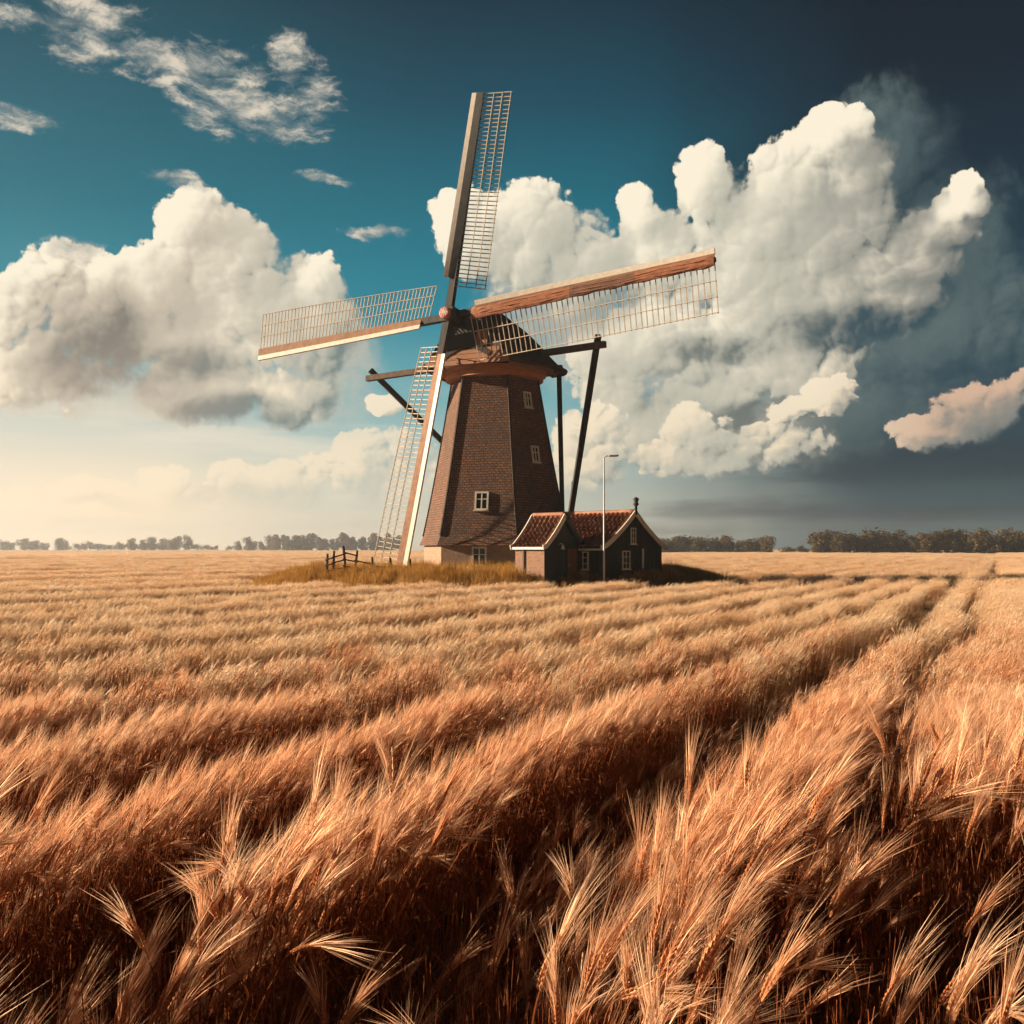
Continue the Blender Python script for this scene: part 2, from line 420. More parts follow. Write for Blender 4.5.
MT['pink_brick'] = mat_courses('shed_brick', [(0.32, 0.175, 0.11), (0.24, 0.125, 0.08)], 0.22, 0.07, 0.012, (0.30, 0.22, 0.165), 0.3, 0.5, 0.9, 0.3, (0.35, 0.22, 0.15))
MT['door'] = mat_rough('door_wood', (0.10, 0.045, 0.028), (0.19, 0.085, 0.05), 4.0, 0.6, 0.2, (6, 6, 0.4))
MT['steel'] = mat_rough('galvanised_steel', (0.52, 0.54, 0.55), (0.68, 0.69, 0.68), 3.0, 0.45, 0.0)
MT['fence'] = mat_rough('fence_wood', (0.035, 0.024, 0.018), (0.10, 0.065, 0.045), 5.0, 0.85, 0.4, (2, 2, 0.5))
MT['bark'] = mat_rough('bark', (0.040, 0.030, 0.022), (0.085, 0.062, 0.045), 3.0, 0.95, 0.5)
MT['soil'] = mat_rough('field_soil', (0.035, 0.022, 0.016), (0.085, 0.050, 0.032), 0.8, 0.95, 0.8, None, (0.15, 0.090, 0.050))

# ------------------------------------------------------------------ mesh helpers
class MB:
    def __init__(self):
        self.v = []; self.f = []; self.uv = []; self.mi = []
    def face(self, pts, uvs=None, mi=0):
        i = len(self.v)
        self.v += [tuple(p) for p in pts]
        self.f.append(list(range(i, i + len(pts))))
        self.uv.append(uvs); self.mi.append(mi)
    def box(self, c, ax, ay, az, uv=False):
        """c centre, ax/ay/az half extents as vectors"""
        c = Vector(c); ax = Vector(ax); ay = Vector(ay); az = Vector(az)
        i = len(self.v)
        for sx in (-1, 1):
            for sy in (-1, 1):
                for sz in (-1, 1):
                    self.v.append(tuple(c + ax * sx + ay * sy + az * sz))
        q = [(0, 1, 3, 2), (4, 6, 7, 5), (0, 4, 5, 1), (2, 3, 7, 6), (0, 2, 6, 4), (1, 5, 7, 3)]
        if ax.cross(ay).dot(az) < 0:
            q = [t[::-1] for t in q]
        for t in q:
            self.f.append([i + k for k in t]); self.uv.append(None); self.mi.append(0)
    def beam(self, a, b, w, h=None, up=(0, 0, 1), w2=None, h2=None):
        a = Vector(a); b = Vector(b); h = w if h is None else h
        w2 = w if w2 is None else w2; h2 = h if h2 is None else h2
        d = (b - a).normalized(); u = Vector(up)
        s = d.cross(u)
        if s.length < 1e-4: s = d.cross(Vector((1, 0, 0)))
        s.normalize(); u = s.cross(d)
        i = len(self.v)
        for p, ww, hh in ((a, w, h), (b, w2, h2)):
            for sx, sz in ((-1, -1), (1, -1), (1, 1), (-1, 1)):
                self.v.append(tuple(p + s * sx * ww / 2 + u * sz * hh / 2))
        for t in [(0, 1, 2, 3), (7, 6, 5, 4), (0, 4, 5, 1), (1, 5, 6, 2), (2, 6, 7, 3), (3, 7, 4, 0)]:
            self.f.append([i + k for k in t[::-1]]); self.uv.append(None); self.mi.append(0)
    def tube(self, pts, rad, n=8, cap=True):
        pts = [Vector(p) for p in pts]
        rad = rad if isinstance(rad, (list, tuple)) else [rad] * len(pts)
        i0 = len(self.v)
        for k, p in enumerate(pts):
            d = (pts[min(k + 1, len(pts) - 1)] - pts[max(k - 1, 0)]).normalized()
            s = d.cross(Vector((0, 0, 1)))
            if s.length < 1e-3: s = Vector((1, 0, 0))
            s.normalize(); u = s.cross(d)
            for j in range(n):
                a = 2 * math.pi * j / n
                self.v.append(tuple(p + (s * math.cos(a) + u * math.sin(a)) * rad[k]))
        for k in range(len(pts) - 1):
            for j in range(n):
                a = i0 + k * n + j; b = i0 + k * n + (j + 1) % n
                self.f.append([a, b, b + n, a + n]); self.uv.append(None); self.mi.append(0)
        if cap:
            self.f.append([i0 + j for j in range(n)][::-1]); self.uv.append(None); self.mi.append(0)
            e = i0 + (len(pts) - 1) * n
            self.f.append([e + j for j in range(n)]); self.uv.append(None); self.mi.append(0)
    def build(self, name, mat, parent=None, smooth=False, bevel=0.0):
        me = bpy.data.meshes.new(name)
        me.from_pydata(self.v, [], self.f)
        for m in (mat if isinstance(mat, (list, tuple)) else [mat]):
            me.materials.append(m)
        if any(u is not None for u in self.uv):
            ul = me.uv_layers.new(name='UVMap')
            k = 0
            for f, u in zip(self.f, self.uv):
                for j in range(len(f)):
                    ul.data[k].uv = u[j] if u is not None else (0, 0)
                    k += 1
        if any(self.mi):
            me.polygons.foreach_set('material_index', self.mi)
        if smooth:
            me.polygons.foreach_set('use_smooth', [True] * len(me.polygons))
        me.update()
        o = bpy.data.objects.new(name, me)
        COL.objects.link(o)
        if parent is not None:
            o.parent = parent
        if bevel:
            bv = o.modifiers.new('bevel', 'BEVEL'); bv.width = bevel; bv.segments = 2; bv.limit_method = 'ANGLE'
        return o

def np_mesh(name, v, f, mats, mi=None, smooth=False):
    me = bpy.data.meshes.new(name)
    v = np.asarray(v, dtype=np.float32)
    me.vertices.add(len(v)); me.vertices.foreach_set('co', v.ravel())
    lens = np.array([len(x) for x in f], dtype=np.int32)
    flat = np.concatenate([np.asarray(x, dtype=np.int32) for x in f])
    me.loops.add(len(flat)); me.loops.foreach_set('vertex_index', flat)
    me.polygons.add(len(f))
    st_ = np.zeros(len(f), dtype=np.int32); st_[1:] = np.cumsum(lens)[:-1]
    me.polygons.foreach_set('loop_start', st_)
    if mi is not None: me.polygons.foreach_set('material_index', np.asarray(mi, dtype=np.int32))
    if smooth: me.polygons.foreach_set('use_smooth', np.ones(len(f), dtype=bool))
    for m in mats: me.materials.append(m)
    me.update(calc_edges=True)
    me.validate()
    return me

def empty(name, loc, rz=0.0):
    o = bpy.data.objects.new(name, None)
    o.location = loc; o.rotation_euler = (0, 0, rz); o.empty_display_size = 0.3
    COL.objects.link(o)
    return o

def tag(o, label=None, cat=None, group=None, kind=None):
    if label: o['label'] = label
    if cat: o['category'] = cat
    if group: o['group'] = group
    if kind: o['kind'] = kind
    return o

def copy_tree(o, parent=None):
    c = o.copy(); COL.objects.link(c)
    if parent is not None: c.parent = parent
    for ch in list(o.children):
        copy_tree(ch, c)
    return c

# ------------------------------------------------------------------ terrain
def sstep(x, a, b):
    t = np.clip((np.asarray(x, dtype=float) - a) / (np.asarray(b) - a), 0, 1)
    return t * t * (3 - 2 * t)

MOUND = (-1.0, 58.0, 15.8, 12.0)
def mound(x, y):
    d = np.hypot((np.asarray(x) - MOUND[0]) / MOUND[2], (np.asarray(y) - MOUND[1]) / MOUND[3])
    return d
def ground_z(x, y):
    base = -0.52 - 0.28 * sstep(y, 7, 42)
    return base + 1.22 * (1 - sstep(mound(x, y), 0.66, 1.0))

# ground: one sheet, finer near the camera and the mill
def ground():
    xs = np.concatenate([[-940, -700, -500, -300, -180, -110], np.arange(-70, 71, 2.0), [110, 180, 300, 500, 700, 940]])
    ys = np.concatenate([[-130, -30, -8], np.arange(0, 82, 2.0), [100, 130, 180, 260, 400, 600, 800, 1090]])
    X, Y = np.meshgrid(xs, ys)
    Z = ground_z(X, Y)
    nx = len(xs)
    v = np.stack([X.ravel(), Y.ravel(), Z.ravel()], 1)
    f = [(j * nx + i, j * nx + i + 1, (j + 1) * nx + i + 1, (j + 1) * nx + i) for j in range(len(ys) - 1) for i in range(nx - 1)]
    me = np_mesh('ground', v, f, [MT['soil']], None, True)
    o = bpy.data.objects.new('ground', me); COL.objects.link(o)
    tag(o, kind='structure')
ground()

# ------------------------------------------------------------------ windmill
MC = Vector((-1.05, 60.0, 0.0))       # tower axis
YAW = R(27.0)
FW = Vector((-math.sin(YAW), -math.cos(YAW), 0))    # where the cap looks
SR = Vector((math.cos(YAW), -math.sin(YAW), 0))     # to the right along the sails
UP = Vector((0, 0, 1))
mill = empty('windmill', (MC.x, MC.y, 0.42))
tag(mill, 'old Dutch windmill with tapering brown shingled tower and four lattice sails', 'windmill')
def ml(p): return Vector(p) - Vector((MC.x, MC.y, 0.42))     # world -> mill space

HEX0 = -42.5
def hexc(k, r, z):
    a = R(HEX0 + 60 * k)
    return Vector((r * math.sin(a), -r * math.cos(a), z))

def hex_shell(levels, bulge=0.0):
    """levels: list of (radius, z); six faces with uv in metres"""
    m = MB()
    for k in range(6):
        vlen = 0
        for (r0, z0), (r1, z1) in zip(levels[:-1], levels[1:]):
            a, b = hexc(k, r0, z0), hexc(k + 1, r0, z0)
            c, d = hexc(k + 1, r1, z1), hexc(k, r1, z1)
            L = math.hypot(z1 - z0, (r1 - r0) * 0.866)
            n = 6
            for i in range(n):
                t0, t1 = i / n, (i + 1) / n
                p = [a.lerp(b, t0), a.lerp(b, t1), d.lerp(c, t1), d.lerp(c, t0)]
                off = k * 7.3
                uv = [(off + r0 * (t0 - .5), vlen), (off + r0 * (t1 - .5), vlen), (off + r1 * (t1 - .5), vlen + L), (off + r1 * (t0 - .5), vlen + L)]
                m.face(p, uv)
            vlen += L
    return m

G0 = 0.42
lv = []
for i in range(19):
    t = i / 18
    z = 1.95 + (11.95 - 1.95) * t
    r = 4.62 + (2.62 - 4.62) * (t ** 0.86)
    if i == 0: r += 0.10
    lv.append((r, z - G0))
hm = hex_shell(lv)
hm.face([hexc(k, lv[-1][0], lv[-1][1]) for k in range(6)])
hm.face([hexc(k, lv[0][0], lv[0][1]) for k in range(6)][::-1])
hm.build('tower', MT['shingle'], mill)

bm_ = hex_shell([(4.42, -0.9), (4.40, 1.53)])
bm_.build('brick_base', MT['brick'], mill)
# corner trims where two faces of the tower meet
for k in range(6):
    m = MB()
    for (r0, z0), (r1, z1) in zip(lv[1:-1], lv[2:]):
        m.beam(hexc(k, r0 + 0.012, z0), hexc(k, r1 + 0.012, z1), 0.10, 0.10, up=hexc(k, 1, 0))
    m.build('corner_batten', MT['thatch'], mill)

def radius_at(z):
    zz = z - G0
    for (r0, z0), (r1, z1) in zip(lv[:-1], lv[1:]):
        if z0 <= zz <= z1:
            return r0 + (r1 - r0) * (zz - z0) / (z1 - z0)
    return 4.41 if zz < lv[0][1] else lv[-1][0]

def face_frame(k, u, z):
    """point on tower face k (0 front, 1 right ...) at lateral offset u, with axes"""
    a = R(HEX0 + 60 * k + 30)
    n = Vector((math.sin(a), -math.cos(a), 0)); s = Vector((math.cos(a), math.sin(a), 0))
    r = radius_at(z) * math.cos(R(30))
    r2 = radius_at(min(z + 0.3, 11.9)) * math.cos(R(30))
    up = Vector((0, 0, 0.3)) + n * (r2 - r); up.normalize()
    nn = s.cross(up).normalized()
    return n * r + s * u + Vector((0, 0, z - G0)), s, up, nn

def mill_window(k, u, z, w, h, bars=True):
    c, s, up, n = face_frame(k, u, z)
    t = 0.10
    fr = MB()
    for sgn in (-1, 1):
        fr.box(c + s * sgn * (w / 2 - t / 2) + n * 0.03, s * t / 2, up * h / 2, n * 0.07)
        fr.box(c + up * sgn * (h / 2 - t / 2) + n * 0.03, s * (w / 2 - t), up * t / 2, n * 0.068)
    if bars:
        fr.box(c + n * 0.03, s * 0.035, up * (h / 2 - t), n * 0.055)
        fr.box(c + up * 0.1 * h + n * 0.03, s * (w / 2 - t), up * 0.025, n * 0.05)
    f = fr.build('window', MT['white_paint'], mill)
    p = MB(); p.box(c + n * 0.012, s * (w / 2 - t), up * (h / 2 - t), n * 0.02)
    p.build('pane', MT['glass'], f)
    sl = MB(); sl.box(c - up * (h / 2 + 0.03) + n * 0.06, s * (w / 2 + 0.06), up * 0.03, n * 0.09)
    sl.build('sill', MT['white_paint'], f)

mill_window(0, 0.10, 4.45, 0.80, 1.08)
mill_window(0, 0.05, 1.32, 0.85, 1.10)
mill_window(1, 0.15, 10.45, 0.62, 0.95)
mill_window(1, 0.25, 7.25, 0.62, 0.98)

# ring under the cap
def ring(r_in, r_out, z0, z1, n=48):
    m = MB()
    for i in range(n):
        a0, a1 = 2 * math.pi * i / n, 2 * math.pi * (i + 1) / n
        def P(r, a, z): return (r * math.sin(a), -r * math.cos(a), z - G0)
        m.face([P(r_out, a0, z0), P(r_out, a1, z0), P(r_out, a1, z1), P(r_out, a0, z1)])
        m.face([P(r_in, a0, z0), P(r_out, a0, z0), P(r_out, a1, z0), P(r_in, a1, z0)][::-1])
        m.face([P(r_in, a0, z1), P(r_out, a0, z1), P(r_out, a1, z1), P(r_in, a1, z1)])
    return m
ring(2.3, 2.93, 11.75, 12.05).build('rim', MT['rim'], mill, True)
ring(2.2, 3.12, 12.05, 12.32).build('rim', MT['rim'], mill, True)

# cap: an upturned boat of thatch along FW
def cap_sec(t):
    """t from front (+) to rear (-): half width, eave z, ridge z"""
    pts = [(3.4, 2.75, 12.35, 15.35), (2.2, 3.10, 12.35, 15.90), (0.6, 3.60, 12.38, 16.10), (-1.2, 3.75, 12.40, 15.75), (-2.8, 3.40, 12.50, 15.00), (-4.0, 2.75, 12.62, 14.20), (-5.0, 1.5, 12.75, 13.35)]
    for a, b in zip(pts[:-1], pts[1:]):
        if b[0] <= t <= a[0]:
            q = (a[0] - t) / (a[0] - b[0])
            return [a[i] + (b[i] - a[i]) * q for i in (1, 2, 3)]
    return list(pts[-1][1:])
def cap_pt(t, q, grow=0.0):
    w, e, r = cap_sec(t)
    w += grow; r += grow
    z = e + (r - e) * (1 - abs(q) ** 1.45)
    return FW * t + SR * (w * q) + Vector((0, 0, z - G0))
cm = MB()
TS = [3.4 - 8.4 * i / 26 for i in range(27)]
QS = [-1 + 2 * i / 24 for i in range(25)]
idx = {}
for i, t in enumerate(TS):
    for j, q in enumerate(QS):
        idx[i, j] = len(cm.v); cm.v.append(tuple(cap_pt(t, q)))
def q4(a, b, c, d): cm.f.append([a, b, c, d]); cm.uv.append(None); cm.mi.append(0)
for i in range(26):
    for j in range(24):
        q4(idx[i, j], idx[i, j + 1], idx[i + 1, j + 1], idx[i + 1, j])
cm.f.append([idx[26, j] for j in range(25)]); cm.uv.append(None); cm.mi.append(0)
for i in range(26):
    q4(idx[i, 0], idx[i + 1, 0], idx[i + 1, 24], idx[i, 24])
cap = cm.build('cap', MT['thatch'], mill, True)
# thick thatch edge along the eaves
for sgn in (-1, 1):
    e = MB()
    e.tube([cap_pt(t, sgn, 0.02) + Vector((0, 0, 0.04)) for t in TS], 0.15, 8)
    e.build('thatch_edge', MT['thatch'], cap, True)
# front gable: dark boarded breast, orange trims
gb = MB()
gb.face([cap_pt(3.22, q, -0.06) for q in QS][::-1])
gb.build('breast', MT['black_wood'], cap)
tr = MB()
for a, b in zip(QS[:-1], QS[1:]):
    tr.beam(cap_pt(3.42, a, 0.03), cap_pt(3.42, b, 0.03), 0.30, 0.12, up=FW)
tr.build('barge_board', MT['thatch'], cap)
w0, e0, r0 = cap_sec(3.4)
bb = MB()
for i in range(3):
    hw = 2.72 - 0.25 * i
    z = 12.40 + 0.30 * i
    bb.box(FW * 3.34 + Vector((0, 0, z - G0)), SR * hw, UP * 0.14, FW * (0.10 - 0.012 * i))
bb.build('breast_boards', MT['boards'], cap, bevel=0.01)
# skirt of boards that steps out on the left front under the eave
for sg in (-1, 1):
    sk = MB()
    for i in range(8):
        t0, t1 = 3.3 - i * 0.5, 3.3 - (i + 1) * 0.5
        sk.beam(cap_pt(t0, sg, -0.12) - UP * 0.16, cap_pt(t1, sg, -0.12) - UP * 0.16, 0.05, 0.32)
    sk.build('skirt', MT['boards'], cap)
# hatch in the breast
hb = MB()
hb.box(FW * 3.27 + SR * 0.95 + Vector((0, 0, 13.75 - G0)), SR * 0.34, UP * 0.42, FW * 0.06)
hb.build('hatch', MT['boards'], cap)

# windshaft, poll end and sails
TILT = R(6.0)
NRM = (FW * math.cos(TILT) + UP * math.sin(TILT))
E1 = SR
E2 = (UP * math.cos(TILT) - FW * math.sin(TILT))
HUB = ml((-3.49, 56.3, 14.87))
sh_ = MB()
sh_.tube([HUB - NRM * 4.6, HUB - NRM * 0.2], 0.36, 12)
sh_.build('windshaft', MT['black_wood'], mill, True)
pe = MB()
pe.box(HUB - NRM * 0.05, E1 * 0.42, E2 * 0.42, NRM * 0.45)
pe_o = pe.build('poll_end', MT['black_wood'], mill, bevel=0.05)
cp = MB()
cp.tube([HUB + NRM * 0.40, HUB + NRM * 0.62, HUB + NRM * 0.68], [0.34, 0.34, 0.26], 16)
cp.build('poll_cap', MT['poll'], pe_o)
st8 = MB()
for k in range(8):
    a = math.pi * k / 4
    d = E1 * math.cos(a) + E2 * math.sin(a)
    st8.box(HUB + NRM * 0.69 + d * 0.13, d * 0.10, NRM.cross(d) * 0.022, NRM * 0.012)
st8.build('star_mark', MT['white_paint'], pe_o)

def sail(ang, length, r0, wid, bars, longs, canvas, back, board='brown_board'):
    """ang clockwise from up as seen from the front; lattice on the clockwise side"""
    a = R(ang)
    d = E1 * math.sin(a) + E2 * math.cos(a)          # outwards
    c = E1 * math.cos(a) - E2 * math.sin(a)          # clockwise = trailing
    org = HUB + NRM * (-0.14 if back else 0.16)
    def pt(r, w, n=0.0):
        tw = R(4 + 20 * max(0.0, 1 - r / length) ** 1.3)   # weathering: the root is twisted most
        return org + d * r + (c * math.cos(tw) - NRM * math.sin(tw)) * w + NRM * n
    root = empty('sail', (0, 0, 0)); root.parent = mill
    s = MB()
    s.beam(org, org + d * length, 0.42, 0.34, up=NRM, w2=0.20, h2=0.16)
    s.build('stock', MT['black_wood'], root)
    # leading boards: white outer edge and brown inner board
    n = 14
    wb, bb = MB(), MB()
    for i in range(n):
        ra, rb = r0 + (length - r0) * i / n, r0 + (length - r0) * (i + 1) / n
        for mb, w1, w2, th in ((wb, -0.52, -0.24, 0.15), (bb, -0.24, 0.22, 0.04)):
            A, B, Cc, D = pt(ra, w1, 0.20), pt(rb, w1, 0.20), pt(rb, w2, 0.20), pt(ra, w2, 0.20)
            o_ = NRM * th
            mb.face([A, D, Cc, B]); mb.face([A - o_, B - o_, Cc - o_, D - o_])
            mb.face([A, B, B - o_, A - o_]); mb.face([D, D - o_, Cc - o_, Cc])
            if i == 0: mb.face([A, A - o_, D - o_, D])
            if i == n - 1: mb.face([B, Cc, Cc - o_, B - o_])
    wb.build('edge_board', MT['white_paint'], root)
    bb.build('wind_board', MT[board], root)
    l = MB()
    rl0 = r0 - 0.45
    for i in range(bars):
        r = rl0 + (length - 0.05 - rl0) * i / (bars - 1)
        l.beam(pt(r, 0.15, 0.10), pt(r + random.uniform(-.02, .02), wid, 0.10), 0.045, 0.045, up=NRM)
    for j in range(longs):
        w = wid - 0.04 - (wid - 0.35) * j / longs
        N2 = 12
        for i in range(N2):
            ra, rb = rl0 + (length - 0.05 - rl0) * i / N2, rl0 + (length - 0.05 - rl0) * (i + 1) / N2
            l.beam(pt(ra, w, 0.14), pt(rb, w, 0.14), 0.04, 0.04, up=NRM)
    l.build('lattice', MT['lattice'], root)
    if canvas:
        rng = random.Random(5)
        cv = MB()
        N3, NA = 60, 14
        ctr, rx, rz = [], [], []
        for i in range(N3 + 1):
            tt = i / N3
            r = r0 - 0.3 + (length + 0.25 - r0) * tt
            fat = 1.0 + 0.02 * math.sin(tt * 41 + 1) + 0.04 * rng.random()
            fat *= 1.0 - 0.12 * min(1.0, max(0.0, (tt - 0.3) / 0.2))
            ctr.append(pt(r, 0.16, 0.24)); rx.append(0.37 * fat * (1 - 0.12 * tt)); rz.append(0.075 * fat)
            if i in (0, N3): rx[-1] *= 0.8; rz[-1] *= 0.5
        for i in range(N3 + 1):
            for j in range(NA):
                al = 2 * math.pi * j / NA
                wr = 0.022 * math.sin(j * 2.4 + i * 0.9) + 0.015 * rng.uniform(-1, 1)
                cv.v.append(tuple(ctr[i] + c * math.cos(al) * (rx[i] + wr) + NRM * math.sin(al) * (rz[i] + wr)))
        for i in range(N3):
            for j in range(NA):
                p0 = i * NA + j; p1 = i * NA + (j + 1) % NA
                cv.f.append([p0, p1, p1 + NA, p0 + NA]); cv.uv.append(None); cv.mi.append(1 if 0.42 < i / N3 < 0.70 else 0)
        co = cv.build('rolled_canvas', [MT['canvas'], MT['dark_canvas']], root, True)
        # folds lying along the rolled cloth
        for q, ph in ((-0.45, 0.0), (0.1, 1.3), (0.55, 2.1)):
            fo = MB()
            fo.tube([ctr[i] + c * (rx[i] * (q + 0.08 * math.sin(i * 0.35 + ph))) + NRM * rz[i] * 0.86 for i in range(2, N3 - 1)], [0.026 + 0.010 * math.sin(i * 0.6 + ph) for i in range(2, N3 - 1)], 6)
            fo.build('fold', MT['canvas'], co, True)
    return root
sail(6.3, 12.8, 2.1, 1.95, 46, 3, False, False, 'shaded_board')
sail(186.8 + 2.0, 14.35, 2.3, 1.95, 46, 3, False, False)
sail(85.2, 15.2, 1.7, 2.75, 46, 3, True, True)
sail(266.4, 13.8, 1.9, 2.55, 50, 3, False, True)

# tail: cross beams through the cap, braces down to the tail pole
def W2(px, py, D): return Vector(((px - 512) / 1000 * D, D, 1.75 + (549 - py) / 1000 * D))
CB = Vector((MC.x, MC.y, 13.05)) - FW * 0.6
Lb, Rb = CB - SR * 9.7 - UP * 0.25, CB + SR * 6.9 + UP * 0.45
b1 = MB(); b1.beam(ml(Lb), ml(Rb), 0.36, 0.36)
b1.build('cross_beam', MT['grey_wood'], mill, bevel=0.02)
FOOT = Vector((MC.x, MC.y, 0.9)) - FW * 9.2 + SR * 0.4
for p in (Lb + SR * 0.25 + UP * 0.55, Rb - SR * 0.45 + UP * 0.55):
    m = MB(); m.beam(ml(p), ml(FOOT), 0.34, 0.34)
    m.build('tail_brace', MT['black_wood'], mill, bevel=0.02)
CB2 = Vector((MC.x, MC.y, 12.95)) - FW * 3.4
m = MB(); m.beam(ml(CB2 - SR * 3.6), ml(CB2 + SR * 2.9), 0.3, 0.3); m.build('cross_beam', MT['grey_wood'], mill, bevel=0.02)
for p in (CB2 - SR * 3.4, CB2 + SR * 2.7):
    m = MB(); m.beam(ml(p), ml(FOOT + UP * 0.8), 0.30, 0.30); m.build('tail_brace', MT['black_wood'], mill, bevel=0.02)
m = MB(); m.beam(ml(Vector((MC.x, MC.y, 13.2)) - FW * 3.9), ml(FOOT - FW * 0.2), 0.42, 0.42, w2=0.3, h2=0.3)
m.build('tail_pole', MT['black_wood'], mill, bevel=0.02)
m = MB()
m.tube([ml(FOOT + UP * 0.3 - SR * 0.5), ml(FOOT + UP * 0.3 + SR * 0.5)], 0.22, 12)
for k in range(6):
    a = math.pi * k / 3
    q = ml(FOOT + UP * 0.3 + SR * 0.5)
    m.beam(q, q + (UP * math.cos(a) + FW * math.sin(a)) * 0.9, 0.07)
m.build('winch', MT['black_wood'], mill)

# ------------------------------------------------------------------ cottage and shed
def house(root, A, g, t, Wd, L, z0, ze, za, walls_front, walls_gable, over_r=0.18, barge=True, rows=None):
    """A: near corner; t along the gable, g: gable normal; the long side runs along -g. All local to root."""
    A = Vector((0, 0, 0)); g = Vector(g); t = Vector(t)
    def gz(q):                    # bell-curved roof line, q 0..1 across the gable
        k = min(1.0, abs(q - 0.5) * 2)
        return ze + (za - ze) * ((1 - k) * 0.80 + 0.20 * (1 - k) ** 2.4)
    NQ = 24
    w = MB()
    # gable walls
    for s_, dist in ((1, 0.0), (-1, L)):
        pts = [A + t * (Wd * i / NQ) - g * dist + UP * gz(i / NQ) for i in range(NQ + 1)]
        lo = [A - g * dist + UP * z0, A + t * Wd - g * dist + UP * z0]
        poly = [lo[0], lo[1]] + pts[::-1]
        uv = [((p - A).dot(t), p.z) for p in poly]
        w.face(poly if s_ == 1 else poly[::-1], uv if s_ == 1 else uv[::-1], walls_gable)
    # long walls
    for off, sg in ((0.0, 1), (Wd, -1)):
        p = [A + t * off - g * L + UP * z0, A + t * off + UP * z0, A + t * off + UP * ze, A + t * off - g * L + UP * ze]
        uv = [((q - A).dot(-g), q.z) for q in p]
        w.face(p if sg == 1 else p[::-1], uv if sg == 1 else uv[::-1], walls_front if sg == 1 else walls_gable)
    walls = w.build('wall', [MT['green_boards'], MT['pink_brick']], root)
    # roof: rolled pantiles, real waves with stepped courses
    period = 0.31
    n_w = int((L + 0.36) / period) * 8
    def surf(u, q, lift):
        base = A + t * (Wd * q) - g * u + UP * gz(q)
        return base + UP * lift
    for side in (0, 1):
        r = MB()
        ext = 0.06 if side == 0 else over_r / Wd
        NC = 9
        ids = []
        for c_ in range(NC):
            rowpair = []
            for e_, lf in ((0, 0.105), (1, 0.085)):
                f0 = (c_ + e_) / NC
                k = -ext + (0.5 + ext) * f0 if side == 0 else 1 + ext - (0.5 + ext) * f0
                row = []
                for i in range(n_w + 1):
                    u = -0.12 + (L + 0.24) * i / n_w
                    wv = math.sin(2 * math.pi * u / period)
                    lift = lf + 0.075 * wv + 0.010 * math.sin(u * 37 + c_ * 5)
                    kk = min(max(k, 0), 1)
                    P = surf(u, k, 0)
                    if k < 0 or k > 1:
                        P.z = ze - 0.25 * abs(k if k < 0 else k - 1) * Wd
                    row.append(len(r.v)); r.v.append(tuple(P + UP * lift))
                rowpair.append(row)
            ids.append(rowpair)
        for c_ in range(NC):
            for i in range(n_w):
                a, b = ids[c_]
                r.f.append([a[i], a[i + 1], b[i + 1], b[i]] if side == 1 else [a[i + 1], a[i], b[i], b[i + 1]])
                r.uv.append(None); r.mi.append(0)
                if c_ + 1 < NC:
                    b2 = ids[c_ + 1][0]
                    r.f.append([b[i], b[i + 1], b2[i + 1], b2[i]]); r.uv.append(None); r.mi.append(0)
        r.build('roof', MT['tile'], root, True)
    # ridge
    rd = MB()
    rd.tube([A + t * Wd / 2 - g * u + UP * (za + 0.07) for u in [-0.1 + (L + 0.2) * i / 14 for i in range(15)]], [0.10 + 0.012 * (i % 2) for i in range(15)], 8)
    rd.build('ridge', MT['tile'], root, True)
    # barge boards, one each side of the ridge
    for dist in (-0.13, L + 0.13):
        for half in (0, 1):
            b = MB()
            q0, q1 = ((-0.08, 0.5), (0.5, 1 + over_r / Wd))[half]
            prev = None
            for i in range(15):
                q = q0 + (q1 - q0) * i / 14
                z = gz(min(max(q, 0), 1)) - (0.25 * Wd * (max(-q, 0) + max(q - 1, 0)))
                P = A + t * (Wd * q) - g * dist + UP * (z + 0.02)
                if prev is not None:
                    b.beam(prev, P, 0.06, 0.24, up=UP)
                prev = P
            b.build('barge_board', MT['white_paint' if (half == 0 or barge) else 'green_boards'], root)
    return walls

def wall_window(root, c, s, n, w, h, nx=2, ny=3, t=0.055):
    c = Vector(c)
    fr = MB()
    for sg in (-1, 1):
        fr.box(c + s * sg * (w / 2 - t / 2) + n * 0.03, s * t / 2, UP * h / 2, n * 0.05)
        fr.box(c + UP * sg * (h / 2 - t / 2) + n * 0.03, s * (w / 2 - t), UP * t / 2, n * 0.048)
    for i in range(1, nx):
        fr.box(c + s * (w * (i / nx - .5)) + n * 0.03, s * 0.016, UP * (h / 2 - t), n * 0.035)
    for j in range(1, ny):
        fr.box(c + UP * (h * (j / ny - .5)) + n * 0.03, s * (w / 2 - t), UP * 0.016, n * 0.033)
    f = fr.build('window', MT['white_paint'], root)
    p = MB(); p.box(c + n * 0.012, s * (w / 2 - t), UP * (h / 2 - t), n * 0.015)
    p.build('pane', MT['glass'], f)
    sl = MB(); sl.box(c - UP * (h / 2 + 0.022) + n * 0.05, s * (w / 2 + 0.05), UP * 0.022, n * 0.08)
    sl.build('sill', MT['white_paint'], f)

c45 = math.sqrt(0.5)
g = Vector((c45, -c45, 0)); t = Vector((c45, c45, 0))
A = Vector((4.6, 50.0, 0.0))
cot = empty('cottage', A)
tag(cot, 'small dark green boarded cottage with red tiled roof and white edged gable', 'cottage')
cw = house(cot, A, g, t, 4.80, 4.9, -0.3, 1.88, 3.62, 0, 0, 0.35)
